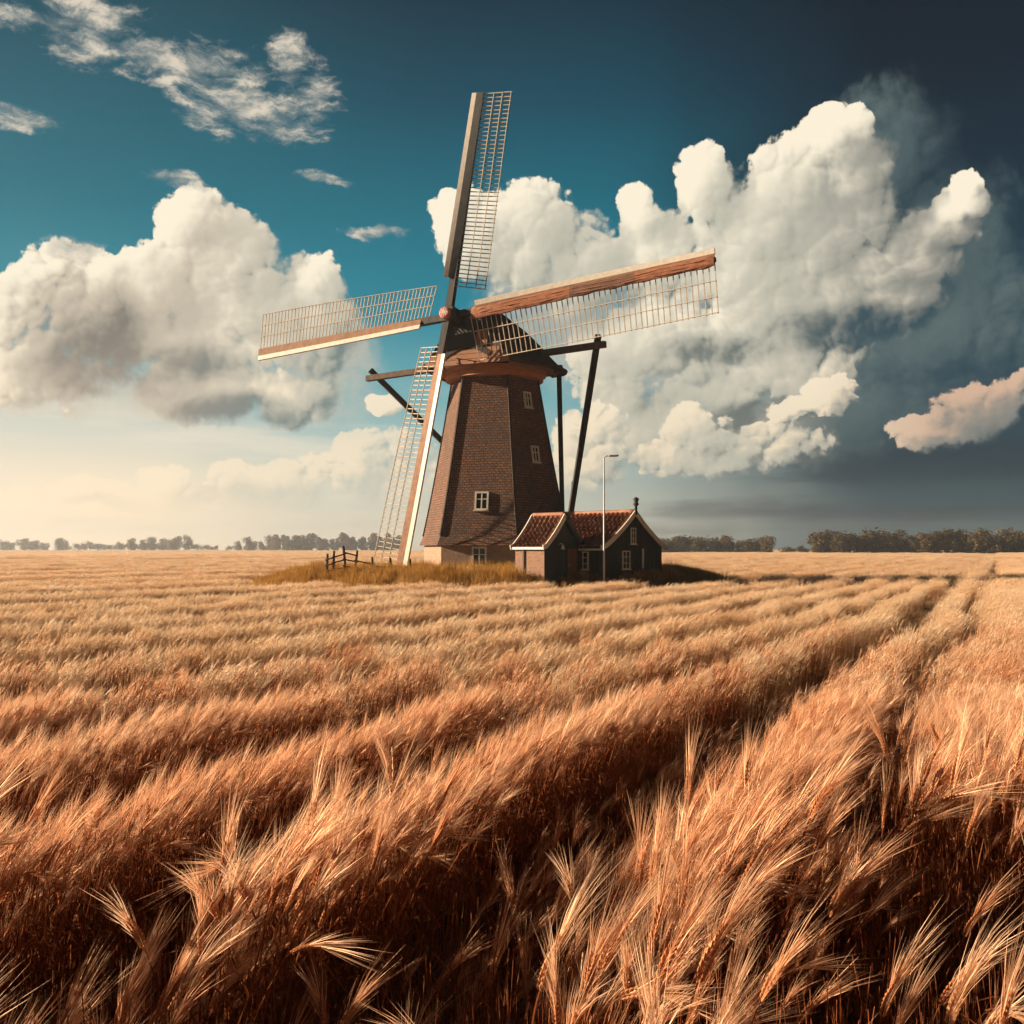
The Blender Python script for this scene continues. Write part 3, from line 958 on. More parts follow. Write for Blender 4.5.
# gable corner board and windows
wall_window(cot, t * 2.30 + UP * 2.42, t, g, 0.42, 0.85, 2, 3)
wall_window(cot, t * 1.72 + UP * 1.18, t, g, 0.62, 0.95, 2, 3)
nb = MB(); nb.box(t * 3.12 + UP * 1.25 + g * 0.03, t * 0.07, UP * 0.52, g * 0.03)
nb.build('window', MT['white_paint'], cot)
wall_window(cot, -g * 1.35 + UP * 1.15, -g, -t, 0.72, 0.92, 2, 3)
gt = MB(); gt.tube([-t * 0.30 - g * u + UP * 1.72 for u in (-0.1, 1.0, 2.0, 2.6)], 0.055, 8); gt.build('gutter', MT['steel'], cot, True)
# finial on the gable
fi = MB()
fi.tube([t * 2.4 + g * 0.14 + UP * z for z in (3.5, 3.95, 4.05, 4.15, 4.32, 4.42)], [0.07, 0.07, 0.16, 0.10, 0.17, 0.04], 10)
fi.build('finial', MT['black_wood'], cot, True)
# boards standing proud on the long wall
bt = MB()
for i in range(15):
    bt.box(-g * (0.16 + 0.33 * i) - t * 0.012 + UP * 0.66, g * 0.022, t * 0.014, UP * 1.14)
bt.build('cover_strips', MT['green_boards'], cw)
bt = MB()
for i in range(15):
    q = (0.15 + i * 0.32) / 4.8
    k = min(1.0, abs(q - .5) * 2)
    top = 1.88 + 1.74 * ((1 - k) * 0.8 + 0.2 * (1 - k) ** 2.4) - 0.10
    bt.box(t * (q * 4.8) + g * 0.010 + UP * (top - 0.48) / 2, g * 0.012, t * 0.02, UP * (top + 0.48) / 2)
bt.build('cover_strips', MT['green_boards'], cw)

B = Vector((1.58, 49.0, 0.0))
shed = empty('shed', B)
tag(shed, 'low pale brick shed with curved red tile roof at the left end of the cottage', 'shed')
sw = house(shed, B, g, t, 2.83, 2.0, -0.3, 1.86, 3.42, 1, 0, 0.0, False)
# eave board, corner pier and recess on the lit wall
e = MB(); e.box(-g * 1.0 - t * 0.10 + UP * 1.78, g * 1.06, t * 0.08, UP * 0.06); e.build('eave_board', MT['white_paint'], shed)
e = MB(); e.box(-g * 1.36 - t * 0.03 + UP * 0.7, g * 0.05, t * 0.045, UP * 1.0); e.build('drain_pipe', MT['black_wood'], shed)
d = MB(); d.box(t * 2.0 + g * 0.03 + UP * 0.88, t * 0.36, g * 0.03, UP * 0.88)
do = d.build('door', MT['door'], shed, bevel=0.01)
h_ = MB(); h_.tube([t * 1.75 + g * 0.06 + UP * 0.92, t * 1.75 + g * 0.12 + UP * 0.92, t * 1.83 + g * 0.12 + UP * 0.92], 0.015, 6)
h_.build('handle', MT['steel'], do)
e = MB()
for s_ in (-1, 1): e.box(t * (2.0 + s_ * 0.40) + g * 0.03 + UP * 0.92, t * 0.04, g * 0.045, UP * 0.92)
e.box(t * 2.0 + g * 0.03 + UP * 1.80, t * 0.36, g * 0.045, UP * 0.04)
e.build('door_frame', MT['green_boards'], shed)
ln = MB()
ln.tube([t * 1.05 + g * 0.02 + UP * 1.98, t * 1.05 + g * 0.22 + UP * 2.02, t * 1.05 + g * 0.28 + UP * 1.92], 0.02, 6)
ln.tube([t * 1.05 + g * 0.28 + UP * 1.93, t * 1.05 + g * 0.28 + UP * 1.72], [0.05, 0.10], 8)
ln.build('wall_lamp', MT['steel'], shed)

# ------------------------------------------------------------------ lamp post, wooden post, fence
lp = empty('lamp_post', (4.50, 48.9, 0.1))
tag(lp, 'tall slim pale steel lamp post in front of the cottage corner', 'lamp post')
m = MB(); m.tube([(0, 0, -0.4), (0, 0, 0.9), (0, 0, 6.15)], [0.055, 0.05, 0.032], 10); m.build('pole', MT['steel'], lp, True)
m = MB(); m.tube([(0, 0, 6.10), (0.08, 0, 6.18), (0.26, 0, 6.20)], 0.03, 8); m.build('arm', MT['steel'], lp, True)
m = MB(); m.box((0.47, 0, 6.20), (0.24, 0, 0.012), (0, 0.10, 0), (0, 0, 0.045)); m.build('lamp_head', MT['steel'], lp, bevel=0.02)

wp = MB(); wp.tube([(0, 0, -1.5), (0, 0, 1.8), (0.03, 0, 3.6), (0.03, 0, 4.4)], [0.16, 0.15, 0.12, 0.05], 10)
wpo = wp.build('wooden_post', MT['black_wood'], None, True)
wpo.location = (3.95, 66.0, 1.8)
tag(wpo, 'dark pointed wooden post rising behind the shed roof', 'post')

def fence_seq():
    fr = empty('wooden_fence', (-8.6, 52.6, 0.0))
    tag(fr, 'weathered rustic post and rail fence in tall grass left of the mill', 'fence')
    rng = random.Random(3)
    posts = [(-1.05, 1.05), (-0.72, 1.15), (-0.18, 1.35), (0.38, 1.1), (1.25, 0.75), (2.2, 0.7), (3.2, 0.65)]
    pos = []
    for x, h in posts:
        y = 0.25 * math.sin(x * 2) + 0.1 * x
        z = float(ground_z(-8.6 + x, 52.6 + y)) - 0.2
        m = MB(); m.tube([(x, y, z), (x + rng.uniform(-.05, .05), y, z + h * 0.6), (x + rng.uniform(-.08, .08), y, z + h + 0.35)], [0.075, 0.07, 0.06], 7)
        m.build('post', MT['fence'], fr)
        pos.append((x, y, z, h))
    for i in range(len(pos) - 1):
        a, b = pos[i], pos[i + 1]
        for k in ((0.45, 0.72, 1.0) if i < 3 else (0.55, 0.85)):
            m = MB()
            m.tube([(a[0] - 0.1, a[1] - 0.06, a[2] + k * a[3] + rng.uniform(-.05, .05)), (b[0] + 0.1, b[1] - 0.06, b[2] + k * b[3] + rng.uniform(-.06, .06))], 0.042, 6)
            m.build('rail', MT['fence'], fr)
fence_seq()

# ------------------------------------------------------------------ wheat
MT['stem'] = mat_plant('wheat_stem', (0.19, 0.058, 0.024), (0.33, 0.115, 0.048), (0.42, 0.17, 0.075), 0.25, 0.05)
MT['ear'] = mat_plant('wheat_ear', (0.40, 0.145, 0.060), (0.58, 0.255, 0.110), (0.70, 0.38, 0.19), 0.30, 0.05)
MT['awn'] = mat_plant('wheat_awn', (0.78, 0.43, 0.245), (0.87, 0.55, 0.345), (0.90, 0.66, 0.455), 0.48, 0.12)
MT['dryleaf'] = mat_plant('wheat_leaf', (0.17, 0.052, 0.022), (0.29, 0.105, 0.044), (0.40, 0.165, 0.075), 0.40, 0.04)
WM = [MT['stem'], MT['ear'], MT['awn'], MT['dryleaf'], MT['dryleaf'], MT['dryleaf']]
# far and left wheat: the glow of hazy light is put into its colour
MT['haze_lit_ear'] = mat_plant('haze_lit_wheat_ear', (0.70, 0.44, 0.26), (0.80, 0.56, 0.36), (0.86, 0.66, 0.46), 0.35, 0.05)
MT['haze_lit_awn'] = mat_plant('haze_lit_wheat_awn', (0.82, 0.58, 0.36), (0.90, 0.70, 0.48), (0.93, 0.79, 0.59), 0.48, 0.10)
MT['haze_lit_stem'] = mat_plant('haze_lit_wheat_straw', (0.46, 0.27, 0.14), (0.60, 0.39, 0.225), (0.70, 0.50, 0.32), 0.30, 0.05)
PM = [MT['haze_lit_stem'], MT['haze_lit_ear'], MT['haze_lit_awn'], MT['haze_lit_stem'], MT['haze_lit_stem'], MT['haze_lit_stem']]

class NB:
    """fast collector of small faces"""
    def __init__(self): self.v = []; self.f = []; self.m = []
    def add(self, pts, faces, mi):
        i = len(self.v); self.v += [tuple(p) for p in pts]
        for f in faces: self.f.append([i + k for k in f]); self.m.append(mi)

def perp(d):
    d = Vector(d); s = d.cross(Vector((0.3, 0.2, 1)))
    if s.length < 1e-3: s = Vector((1, 0, 0))
    s.normalize(); return s, d.cross(s).normalized()

def wheat(rng, out, detail, base=(0, 0, 0), rot=0.0, sc=1.0, h=None, upright=False):
    """one plant leaning to local +x.  detail 2 = every kernel and awn, 1 = medium, 0 = far"""
    H = (h or rng.uniform(0.66, 0.82)) * sc
    bend = rng.uniform(0.02, 0.12) * sc
    th0 = math.radians(rng.uniform(6, 16))
    th1 = math.radians(rng.uniform(14, 44) if rng.random() > 0.10 else rng.uniform(60, 95))
    if upright:
        th0 = math.radians(rng.uniform(0, 9)); th1 = math.radians(rng.uniform(8, 38) if rng.random() > 0.22 else rng.uniform(55, 95))
    ca, sa = math.cos(rot), math.sin(rot)
    side = rng.uniform(-.03, .03)
    def wl(x, y, z): return Vector((base[0] + ca * x - sa * y, base[1] + sa * x + ca * y, base[2] + z))
    ns = 5 if detail == 2 else (3 if detail == 1 else 2)
    path = [(bend * (k / ns) ** 2.2, side * (k / ns), H * k / ns) for k in range(ns + 1)]
    # ear spine
    EL_ = rng.uniform(0.085, 0.115) * sc
    ne = 9 if detail == 2 else 3
    x, y, z = path[-1]
    sp = [(x, y, z)]; ths = [th0]
    neck = 0.05 * sc
    for k in range(3):
        th = th0 + (th1 - th0) * 0.5 * (k + 1) / 3
        x += math.sin(th) * neck / 3; z += math.cos(th) * neck / 3
        path.append((x, y, z))
    sp = [(x, y, z)]; ths = [th]
    for k in range(ne):
        th = th0 + (th1 - th0) * (0.5 + 0.5 * (k + 1) / ne)
        x += math.sin(th) * EL_ / ne; z += math.cos(th) * EL_ / ne
        sp.append((x, y, z)); ths.append(th)
    # stem
    r = (0.0019 if detail == 2 else (0.0024 if detail == 1 else 0.0042)) * sc
    n = 4 if detail == 2 else 3
    P = [wl(*p) for p in path]
    if detail >= 1:
        pts = []
        for p in P:
            for j in range(n):
                a = 2 * math.pi * j / n
                pts.append(p + Vector((math.cos(a) * r, math.sin(a) * r, 0)))
        out.add(pts, [(k * n + j, k * n + (j + 1) % n, (k + 1) * n + (j + 1) % n, (k + 1) * n + j) for k in range(len(P) - 1) for j in range(n)], 0)
    else:
        out.add([P[0] - Vector((r, 0, 0)), P[0] + Vector((r, 0, 0)), P[-1]], [(0, 1, 2)], 0)
        out.add([P[0] - Vector((0, r, 0)), P[0] + Vector((0, r, 0)), P[-1]], [(0, 1, 2)], 0)
    E_ = [wl(*p) for p in sp]
    roll = rng.uniform(0, math.pi)
    # kernels
    for k in range(ne):
        d = (E_[k + 1] - E_[k]).normalized()
        s1, u1 = perp(d)
        s = s1 * math.cos(roll) + u1 * math.sin(roll); u = d.cross(s)
        taper = 1.0 - 0.45 * abs(2 * (k + 0.5) / ne - 0.9)
        if detail == 2:
            for sg in (-1, 0, 1):
                ofs = (s * sg * (0.0052 if upright else 0.0042) + u * (0.0035 if sg == 0 else -0.001)) * sc * taper
                c0 = E_[k] + ofs; dd = (d + s * sg * 0.32 + u * (0.25 if sg == 0 else 0)).normalized()
                L = 0.0165 * sc; w_ = (0.0050 if upright else 0.0036) * sc * taper
                a, b = perp(dd); m_ = c0 + dd * L * 0.42
                pts = [c0, m_ + a * w_, m_ + b * w_, m_ - a * w_, m_ - b * w_, c0 + dd * L]
                out.add(pts, [(0, 2, 1), (0, 3, 2), (0, 4, 3), (0, 1, 4), (5, 1, 2), (5, 2, 3), (5, 3, 4), (5, 4, 1)], 1)
        else:
            w_ = (0.0075 if detail == 1 else 0.010) * sc * (1 if k < ne - 1 else 0.7)
            a, b = s, u
            q0, q1 = E_[k], E_[k + 1]
            mm = q0.lerp(q1, 0.45)
            if detail == 1:
                pts = [q0, mm + a * w_, mm + b * w_ * .7, mm - a * w_, mm - b * w_ * .7, q1 + d * 0.004]
                out.add(pts, [(0, 2, 1), (0, 3, 2), (0, 4, 3), (0, 1, 4), (5, 1, 2), (5, 2, 3), (5, 3, 4), (5, 4, 1)], 1)
            else:
                out.add([q0, mm + a * w_, q1, mm - a * w_], [(0, 1, 2, 3)], 1)
                out.add([q0, mm + b * w_, q1, mm - b * w_], [(0, 1, 2, 3)], 1)
    # awns
    na = (52 if upright else 34) if detail == 2 else (11 if detail == 1 else 4)
    for k in range(na):
        q = (k + rng.random()) / na
        f = q * ne; i = min(int(f), ne - 1)
        o = E_[i].lerp(E_[i + 1], f - i)
        d = (E_[i + 1] - E_[i]).normalized()
        s1, u1 = perp(d)
        a = rng.uniform(0, 2 * math.pi)
        rad = s1 * math.cos(a) + u1 * math.sin(a)
        spread = rng.uniform(0.06, 0.24) if upright else rng.uniform(0.10, 0.34)
        dd = (d + rad * spread).normalized()
        L = rng.uniform(0.10, 0.155) * sc * (0.75 + 0.35 * q) * (1.2 if upright else 1)
        w_ = (0.00075 if detail == 2 else (0.0017 if detail == 1 else 0.0042)) * sc
        wv = dd.cross(Vector((rng.uniform(-1, 1), rng.uniform(-1, 1), rng.uniform(-1, 1))))
        wv.normalize()
        drift = Vector((ca, sa, -0.25)) * L * rng.uniform(0.06, 0.22)      # blown to leeward
        mid_ = o + dd * L * 0.55 + drift * 0.30; tip = o + dd * L + drift
        if detail == 2:
            out.add([o - wv * w_, o + wv * w_, mid_ + wv * w_ * 0.8, mid_ - wv * w_ * 0.8, tip], [(0, 1, 2, 3), (3, 2, 4)], 2)
        else:
            out.add([o - wv * w_, o + wv * w_, tip], [(0, 1, 2)], 2)
    # leaves
    nl = (rng.choice((1, 2, 2, 3)) if detail == 2 else (1 if rng.random() < 0.8 else 0)) if detail >= 1 else 0
    for k in range(nl):
        hz = rng.uniform(0.2, 0.75) * H
        kx = hz / H
        o = wl(bend * kx ** 2.2, side * kx, hz)
        a = rng.uniform(0, 2 * math.pi)
        d = Vector((math.cos(a), math.sin(a), 0)); s = Vector((-d.y, d.x, 0))
        L = rng.uniform(0.12, 0.26) * sc; w_ = rng.uniform(0.003, 0.006) * sc * (1 if detail == 2 else 1.2)
        droop = rng.uniform(0.2, 1.5)
        pts = []
        N_ = 4 if detail == 2 else 2
        for j in range(N_ + 1):
            q = j / N_
            c_ = o + d * L * (0.35 * q + 0.3 * q * q) + Vector((0, 0, L * (0.8 * q - droop * q * q)))
            ww = w_ * (1 - q ** 2) + 0.0003
            tws = s * math.cos(q * 1.5) + UP * math.sin(q * 1.5)
            pts += [c_ - tws * ww, c_ + tws * ww]
        out.add(pts, [(2 * j, 2 * j + 1, 2 * j + 3, 2 * j + 2) for j in range(N_)], 3 + k)

def off_obj(name, nb, mats):
    """object used only as the source of instances of a stuff object: not linked to the scene"""
    me = np_mesh(name, nb.v, nb.f, mats, nb.m)
    return bpy.data.objects.new(name, me)

def clump(seed, detail, size, count, jitter=0.5, hr=(0.86, 1.02), sc=0.80):
    rng = random.Random(seed); nb = NB()
    for i in range(count):
        p = (rng.uniform(-size / 2, size / 2), rng.uniform(-size / 2, size / 2), rng.uniform(-0.06, 0.03))
        wheat(rng, nb, detail, p, rng.gauss(0, jitter), sc * rng.uniform(0.9, 1.08), rng.uniform(*hr))
    return nb

def scatter_object(name, pts, rots, scs, ids, sources, kind_label):
    """one stuff object: points carrying rotation, scale and variant, instanced by geometry nodes"""
    me = bpy.data.meshes.new(name)
    pts = np.asarray(pts, dtype=np.float32)
    me.vertices.add(len(pts)); me.vertices.foreach_set('co', pts.ravel())
    at = me.attributes.new('rot', 'FLOAT_VECTOR', 'POINT'); at.data.foreach_set('vector', np.asarray(rots, dtype=np.float32).ravel())
    at = me.attributes.new('siz', 'FLOAT', 'POINT'); at.data.foreach_set('value', np.asarray(scs, dtype=np.float32))
    at = me.attributes.new('idx', 'INT', 'POINT'); at.data.foreach_set('value', np.asarray(ids, dtype=np.int32))
    o = bpy.data.objects.new(name, me); COL.objects.link(o)
    coll = bpy.data.collections.new(name + '_sources')
    for i, s in enumerate(sources):
        s.name = '%s_source_%03d' % (name, i)
        coll.objects.link(s)
    ng = bpy.data.node_groups.new(name + '_scatter', 'GeometryNodeTree')
    ng.interface.new_socket('Geometry', in_out='INPUT', socket_type='NodeSocketGeometry')
    ng.interface.new_socket('Geometry', in_out='OUTPUT', socket_type='NodeSocketGeometry')
    gi = ng.nodes.new('NodeGroupInput'); go = ng.nodes.new('NodeGroupOutput')
    ci = ng.nodes.new('GeometryNodeCollectionInfo'); ci.inputs['Collection'].default_value = coll
    ci.inputs['Separate Children'].default_value = True; ci.inputs['Reset Children'].default_value = True
    ip = ng.nodes.new('GeometryNodeInstanceOnPoints'); ip.inputs['Pick Instance'].default_value = True
    def attr(nm, ty):
        a = ng.nodes.new('GeometryNodeInputNamedAttribute'); a.data_type = ty; a.inputs[0].default_value = nm
        return a.outputs[0]
    e2r = ng.nodes.new('FunctionNodeEulerToRotation')
    l = ng.links
    l.new(attr('rot', 'FLOAT_VECTOR'), e2r.inputs[0])
    l.new(gi.outputs[0], ip.inputs['Points']); l.new(ci.outputs[0], ip.inputs['Instance'])
    l.new(attr('idx', 'INT'), ip.inputs['Instance Index']); l.new(e2r.outputs[0], ip.inputs['Rotation'])
    l.new(attr('siz', 'FLOAT'), ip.inputs['Scale'])
    l.new(ip.outputs[0], go.inputs[0])
    md = o.modifiers.new('scatter', 'NODES'); md.node_group = ng
    tag(o, kind_label, None, None, 'stuff')
    return o

rs = np.random.RandomState(11)
# strips run to the same far point; measured by where they cross the line beside the camera
SLOPE = 0.488
EDGES = np.array([0.0, -1.05, -2.95, -4.35, -5.95, -7.9, -10.3, -13.2, -16.7, -20.7, -25.2, -30.5, -38.0, -46.0, -55.0, -66.0, -80.0, -96.0, -116.0, -140.0, -170.0, -205.0, -250.0])
R_EDGES = np.array([-0.65, 2.6, 6.0, 10.0, 15.0, 21.0, 28.0, 36.0, 46.0, 60.0, 80.0, 110.0, 150.0, 200.0])

def vnoise(x, y, f, seed):
    """cheap smooth value noise"""
    x = np.asarray(x) * f + seed * 13.7; y = np.asarray(y) * f + seed * 7.1
    xi, yi = np.floor(x).astype(int), np.floor(y).astype(int)
    fx, fy = x - xi, y - yi
    fx, fy = fx * fx * (3 - 2 * fx), fy * fy * (3 - 2 * fy)
    def hsh(a, b): return ((np.sin(a * 127.1 + b * 311.7 + seed) * 43758.5453) % 1.0)
    return (hsh(xi, yi) * (1 - fx) + hsh(xi + 1, yi) * fx) * (1 - fy) + (hsh(xi, yi + 1) * (1 - fx) + hsh(xi + 1, yi + 1) * fx) * fy

def crop(x, y):
    """(height offset, density 0..1) of the standing crop"""
    c = x - SLOPE * y
    c = c + 0.22 * np.sin(np.clip(y - 4, 0, 24.2) * 0.26) + 0.16 * (vnoise(x, y, 0.22, 3) - 0.5) * np.clip(y / 8, 0.4, 4)
    E = -EDGES[1:]
    k = np.clip(np.searchsorted(E, -c) - 1, 0, len(E) - 2)
    u = (-c - E[k]) / (E[k + 1] - E[k])
    per = (E[k + 1] - E[k])
    amp = 0.24 * (1 - sstep(y, 30, 90)) + 0.36
    off = -amp * sstep(u, 0.18, 0.60)
    dens = np.where(u > 0.54, 0.14 + 0.3 * sstep(y, 30, 60), 1.0)
    left = c < -1.05 - 0.30 * sstep(y, 8, 16)
    # right of the tramline
    k2 = np.clip(np.searchsorted(R_EDGES, c) - 1, 0, len(R_EDGES) - 2)
    u2 = (c - R_EDGES[k2]) / (R_EDGES[k2 + 1] - R_EDGES[k2])
    off2 = -0.20 * sstep(u2, 0.75, 1.0) - 0.10 * sstep(0.25 - u2, 0.0, 0.25)
    dens2 = np.where(u2 > 0.95, 0.4, 1.0)
    right = c > -0.65
    # the wheeling is overgrown where one stands, bare further out
    grown = 1 - sstep(y, 4.0, 6.5)
    off = np.where(left, off, np.where(right, off2, -0.55 + 0.35 * grown))
    dens = np.where(left, dens, np.where(right, dens2, 0.03 + 0.75 * grown))
    off = off + (0.16 - 0.10 * sstep(y, 6, 14)) * (vnoise(x, y, 0.9, 1) - 0.5) + 0.10 * (vnoise(x, y, 0.25, 2) - 0.5)
    wheel = (y > 62) & (((u * per < 0.75) & left) | (((u2 * (R_EDGES[k2 + 1] - R_EDGES[k2])) < 0.75) & right))
    dens = np.where(wheel, 0.04, dens)
    # no crop on the mill's mound, on the crossing track or in the bare strip behind the cottage
    dm = mound(x, y)
    dens = np.where(dm < 1.0, 0, dens)
    track = (np.abs(y - (57.5 + 0.10 * (x - 10) * 0 + 0.4 * np.sin(x * 0.15))) < 0.75) & (x > 12) & (c < 3)
    dens = np.where(track, 0, dens)
    return off, dens

def scatter(y0, y1, step, half=0.60, pad=2.5, jit=0.5, ymin=None):
    ys = np.arange(y0, y1, step)
    P_ = []
    for y in ys:
        hw = half * y + pad
        xs = np.arange(-hw, hw, step)
        P_.append(np.stack([xs, np.full_like(xs, y)], 1))
    p = np.concatenate(P_)
    p += rs.uniform(-jit, jit, p.shape) * step
    return p

srcs = []
def big(rng, nb): wheat(rng, nb, 2, sc=rng.uniform(1.55, 1.9), h=rng.uniform(0.36, 0.46), upright=True)
n_big = 14
for i in range(n_big):
    nb = NB(); big(random.Random(150 + i), nb); srcs.append(off_obj('w', nb, WM))
n_near = 14
for i in range(n_near):
    nb = NB(); wheat(random.Random(100 + i), nb, 2, sc=1.15, h=0.62); srcs.append(off_obj('w', nb, WM))
n_mid = 8
for i in range(n_mid):
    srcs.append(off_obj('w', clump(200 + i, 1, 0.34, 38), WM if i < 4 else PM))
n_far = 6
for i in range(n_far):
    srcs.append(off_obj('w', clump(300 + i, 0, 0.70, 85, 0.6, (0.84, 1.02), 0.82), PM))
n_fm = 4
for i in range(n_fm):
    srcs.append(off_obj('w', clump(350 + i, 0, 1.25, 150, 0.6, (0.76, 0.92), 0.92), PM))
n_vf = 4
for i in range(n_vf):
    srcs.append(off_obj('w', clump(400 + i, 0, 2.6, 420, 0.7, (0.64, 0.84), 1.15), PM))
n_stub = 4                       # bare straw standing between the big plants
for i in range(n_stub):
    rng = random.Random(700 + i); nb = NB()
    for q in range(10):
        x, y, hh = rng.uniform(-.12, .12), rng.uniform(-.12, .12), rng.uniform(0.30, 0.66)
        lx, ly = rng.gauss(0, 0.03), rng.gauss(0, 0.03)
        r = 0.0021
        P3 = [Vector((x, y, 0)), Vector((x + lx * 0.4, y + ly * 0.4, hh * 0.5)), Vector((x + lx, y + ly, hh))]
        ring3 = [p_ + Vector((math.cos(2.094 * j) * r, math.sin(2.094 * j) * r, 0)) for p_ in P3 for j in range(3)]
        nb.add(ring3, [(k * 3 + j, k * 3 + (j + 1) % 3, (k + 1) * 3 + (j + 1) % 3, (k + 1) * 3 + j) for k in range(2) for j in range(3)], 0)
        if rng.random() < 0.7:
            a = rng.uniform(0, 6.28); d = Vector((math.cos(a), math.sin(a), 0)); s_ = Vector((-d.y, d.x, 0)) * 0.005
            b = P3[1]; L = rng.uniform(0.1, 0.25)
            nb.add([b - s_, b + s_, b + d * L * .5 + UP * L * .4 + s_, b + d * L * .5 + UP * L * .4 - s_, b + d * L - UP * L * .1], [(0, 1, 2, 3), (3, 2, 4)], 3)
    srcs.append(off_obj('w', nb, WM))
o_stub = len(srcs) - n_stub
o_near = n_big; o_mid = o_near + n_near; o_far = o_mid + n_mid; o_fm = o_far + n_far; o_vf = o_fm + n_fm

AP, AR, AS, AI = [], [], [], []
def push(p, off, sc, rot, lo, n):
    z = ground_z(p[:, 0], p[:, 1]) + off
    AP.append(np.column_stack([p[:, 0], p[:, 1], z]))
    AR.append(rot); AS.append(sc); AI.append(rs.randint(lo, lo + n, len(p)))

def rots(n, spread, tilt):
    return np.column_stack([rs.normal(0, tilt, n), rs.normal(0.05, tilt, n), rs.normal(0.0, spread, n)])

# plants one by one: large upright ones at the very front, then the ordinary crop
p = scatter(1.15, 9.0, 0.052, 0.58, 0.9)
off, dn = crop(p[:, 0], p[:, 1])
dist = np.hypot(p[:, 0], p[:, 1])
cc = p[:, 0] - SLOPE * p[:, 1]
reach = np.where(cc > -0.9, 1.55, 1.0)
nearness = 1 - sstep(dist / reach, 3.6, 5.4)
patch = sstep(vnoise(p[:, 0], p[:, 1], 1.7, 5), np.where(cc > -0.9, 0.44, 0.36), np.where(cc > -0.9, 0.74, 0.66))          # tufts with dark gaps between them at the front
thin = (np.where(cc > -0.9, 0.055, 0.07) * patch + 0.022) * nearness + 0.92 * (1 - nearness)
off = off - 0.30 * (1 - patch) * nearness
keep = (rs.rand(len(p)) < dn * thin) & (dist > 1.55)
p, off, dist, nearness = p[keep], off[keep], dist[keep], nearness[keep]
bigm = rs.rand(len(p)) < nearness
sc = rs.uniform(0.92, 1.15, len(p))
ro = rots(len(p), 0.55, 0.07)
ro[:, 2] = np.where(bigm, rs.normal(0, 0.85, len(p)), ro[:, 2])
infr = (np.abs(p[:, 0]) < 0.53 * p[:, 1] + 0.12)
order = np.argsort(np.where(infr & bigm, dist, 1e9))
hero = order[:290]
mask = np.ones(len(p), bool); mask[hero] = False
HERO = [(p[i, 0], p[i, 1], float(ground_z(p[i, 0], p[i, 1]) + off[i]), sc[i], ro[i]) for i in hero]
for sel, lo, n in ((mask & bigm, 0, n_big), (mask & ~bigm, o_near, n_near)):
    push(p[sel], off[sel], sc[sel], ro[sel], lo, n)
# bare straw under and between the large plants
p = scatter(1.3, 8.5, 0.16, 0.58, 0.9)
off, dn = crop(p[:, 0], p[:, 1]); k = (np.hypot(p[:, 0], p[:, 1]) > 1.5) & (rs.rand(len(p)) < 0.9)
p, off = p[k], off[k]
push(p, np.minimum(off, 0.0) * 0.3, rs.uniform(0.8, 1.2, len(p)), rots(len(p), 3, 0.06), o_stub, n_stub)
# clumps
p = scatter(9.0, 42.0, 0.26)
off, dn = crop(p[:, 0], p[:, 1]); k = rs.rand(len(p)) < dn; p, off = p[k], off[k]
pale = rs.rand(len(p)) < sstep(p[:, 1] - 0.45 * p[:, 0], 7, 18)  # far and left clumps get the colours with haze light mixed in
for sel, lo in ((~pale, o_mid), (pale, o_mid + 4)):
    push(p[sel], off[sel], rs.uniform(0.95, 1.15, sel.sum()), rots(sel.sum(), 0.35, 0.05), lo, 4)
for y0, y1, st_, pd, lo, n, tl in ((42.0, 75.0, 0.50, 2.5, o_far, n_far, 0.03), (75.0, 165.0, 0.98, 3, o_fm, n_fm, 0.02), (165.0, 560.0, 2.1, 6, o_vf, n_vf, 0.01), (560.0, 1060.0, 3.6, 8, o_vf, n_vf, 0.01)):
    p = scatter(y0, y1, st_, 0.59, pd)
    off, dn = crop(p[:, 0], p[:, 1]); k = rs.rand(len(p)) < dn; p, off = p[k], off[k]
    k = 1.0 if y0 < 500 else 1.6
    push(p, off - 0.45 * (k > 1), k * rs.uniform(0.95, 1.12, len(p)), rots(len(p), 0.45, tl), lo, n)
AP = np.concatenate(AP); AR = np.concatenate(AR); AS = np.concatenate(AS); AI = np.concatenate(AI)
scatter_object('wheat_field', AP, AR, AS, AI, srcs, 'ripe golden bearded wheat standing in wind-combed strips across the field')
print('wheat instances', len(AP))

# the nearest plants are things of their own
def split_nb(nb, mats_keep):
    r = NB()
    for f, m in zip(nb.f, nb.m):
        if m in mats_keep:
            i = len(r.v); r.v += [nb.v[k] for k in f]; r.f.append(list(range(i, i + len(f)))); r.m.append(mats_keep.index(m))
    return r
protos = []
for i in range(12):
    nb = NB(); big(random.Random(500 + i), nb)
    root = empty('wheat_plant', (0, 0, 0))
    parts = {}
    for nm, mi in (('stem', 0), ('ear', 1), ('beard', 2), ('leaf', 3), ('leaf', 4), ('leaf', 5)):
        s_ = split_nb(nb, [mi])
        if not s_.f: continue
        me = np_mesh(nm, s_.v, s_.f, [WM[mi]], s_.m)
        o = bpy.data.objects.new(nm, me); COL.objects.link(o)
        o.parent = parts['ear'] if nm == 'beard' else root
        parts[nm] = o
    protos.append(root)
rngh = random.Random(77)
used = set()
for i, (x, y, z, s, r_) in enumerate(HERO):
    k = rngh.randrange(12)
    if k not in used: o = protos[k]; used.add(k)
    else: o = copy_tree(protos[k])
    o.location = (x, y, z); o.rotation_euler = r_; o.scale = (s, s, s)
    tag(o, 'ripe bearded wheat plant, one of the nearest at the front of the field', 'wheat plant', 'nearest wheat plants at the front of the field')
for k in range(12):
    if k not in used:
        for ch in list(protos[k].children_recursive): bpy.data.objects.remove(ch)
        bpy.data.objects.remove(protos[k])

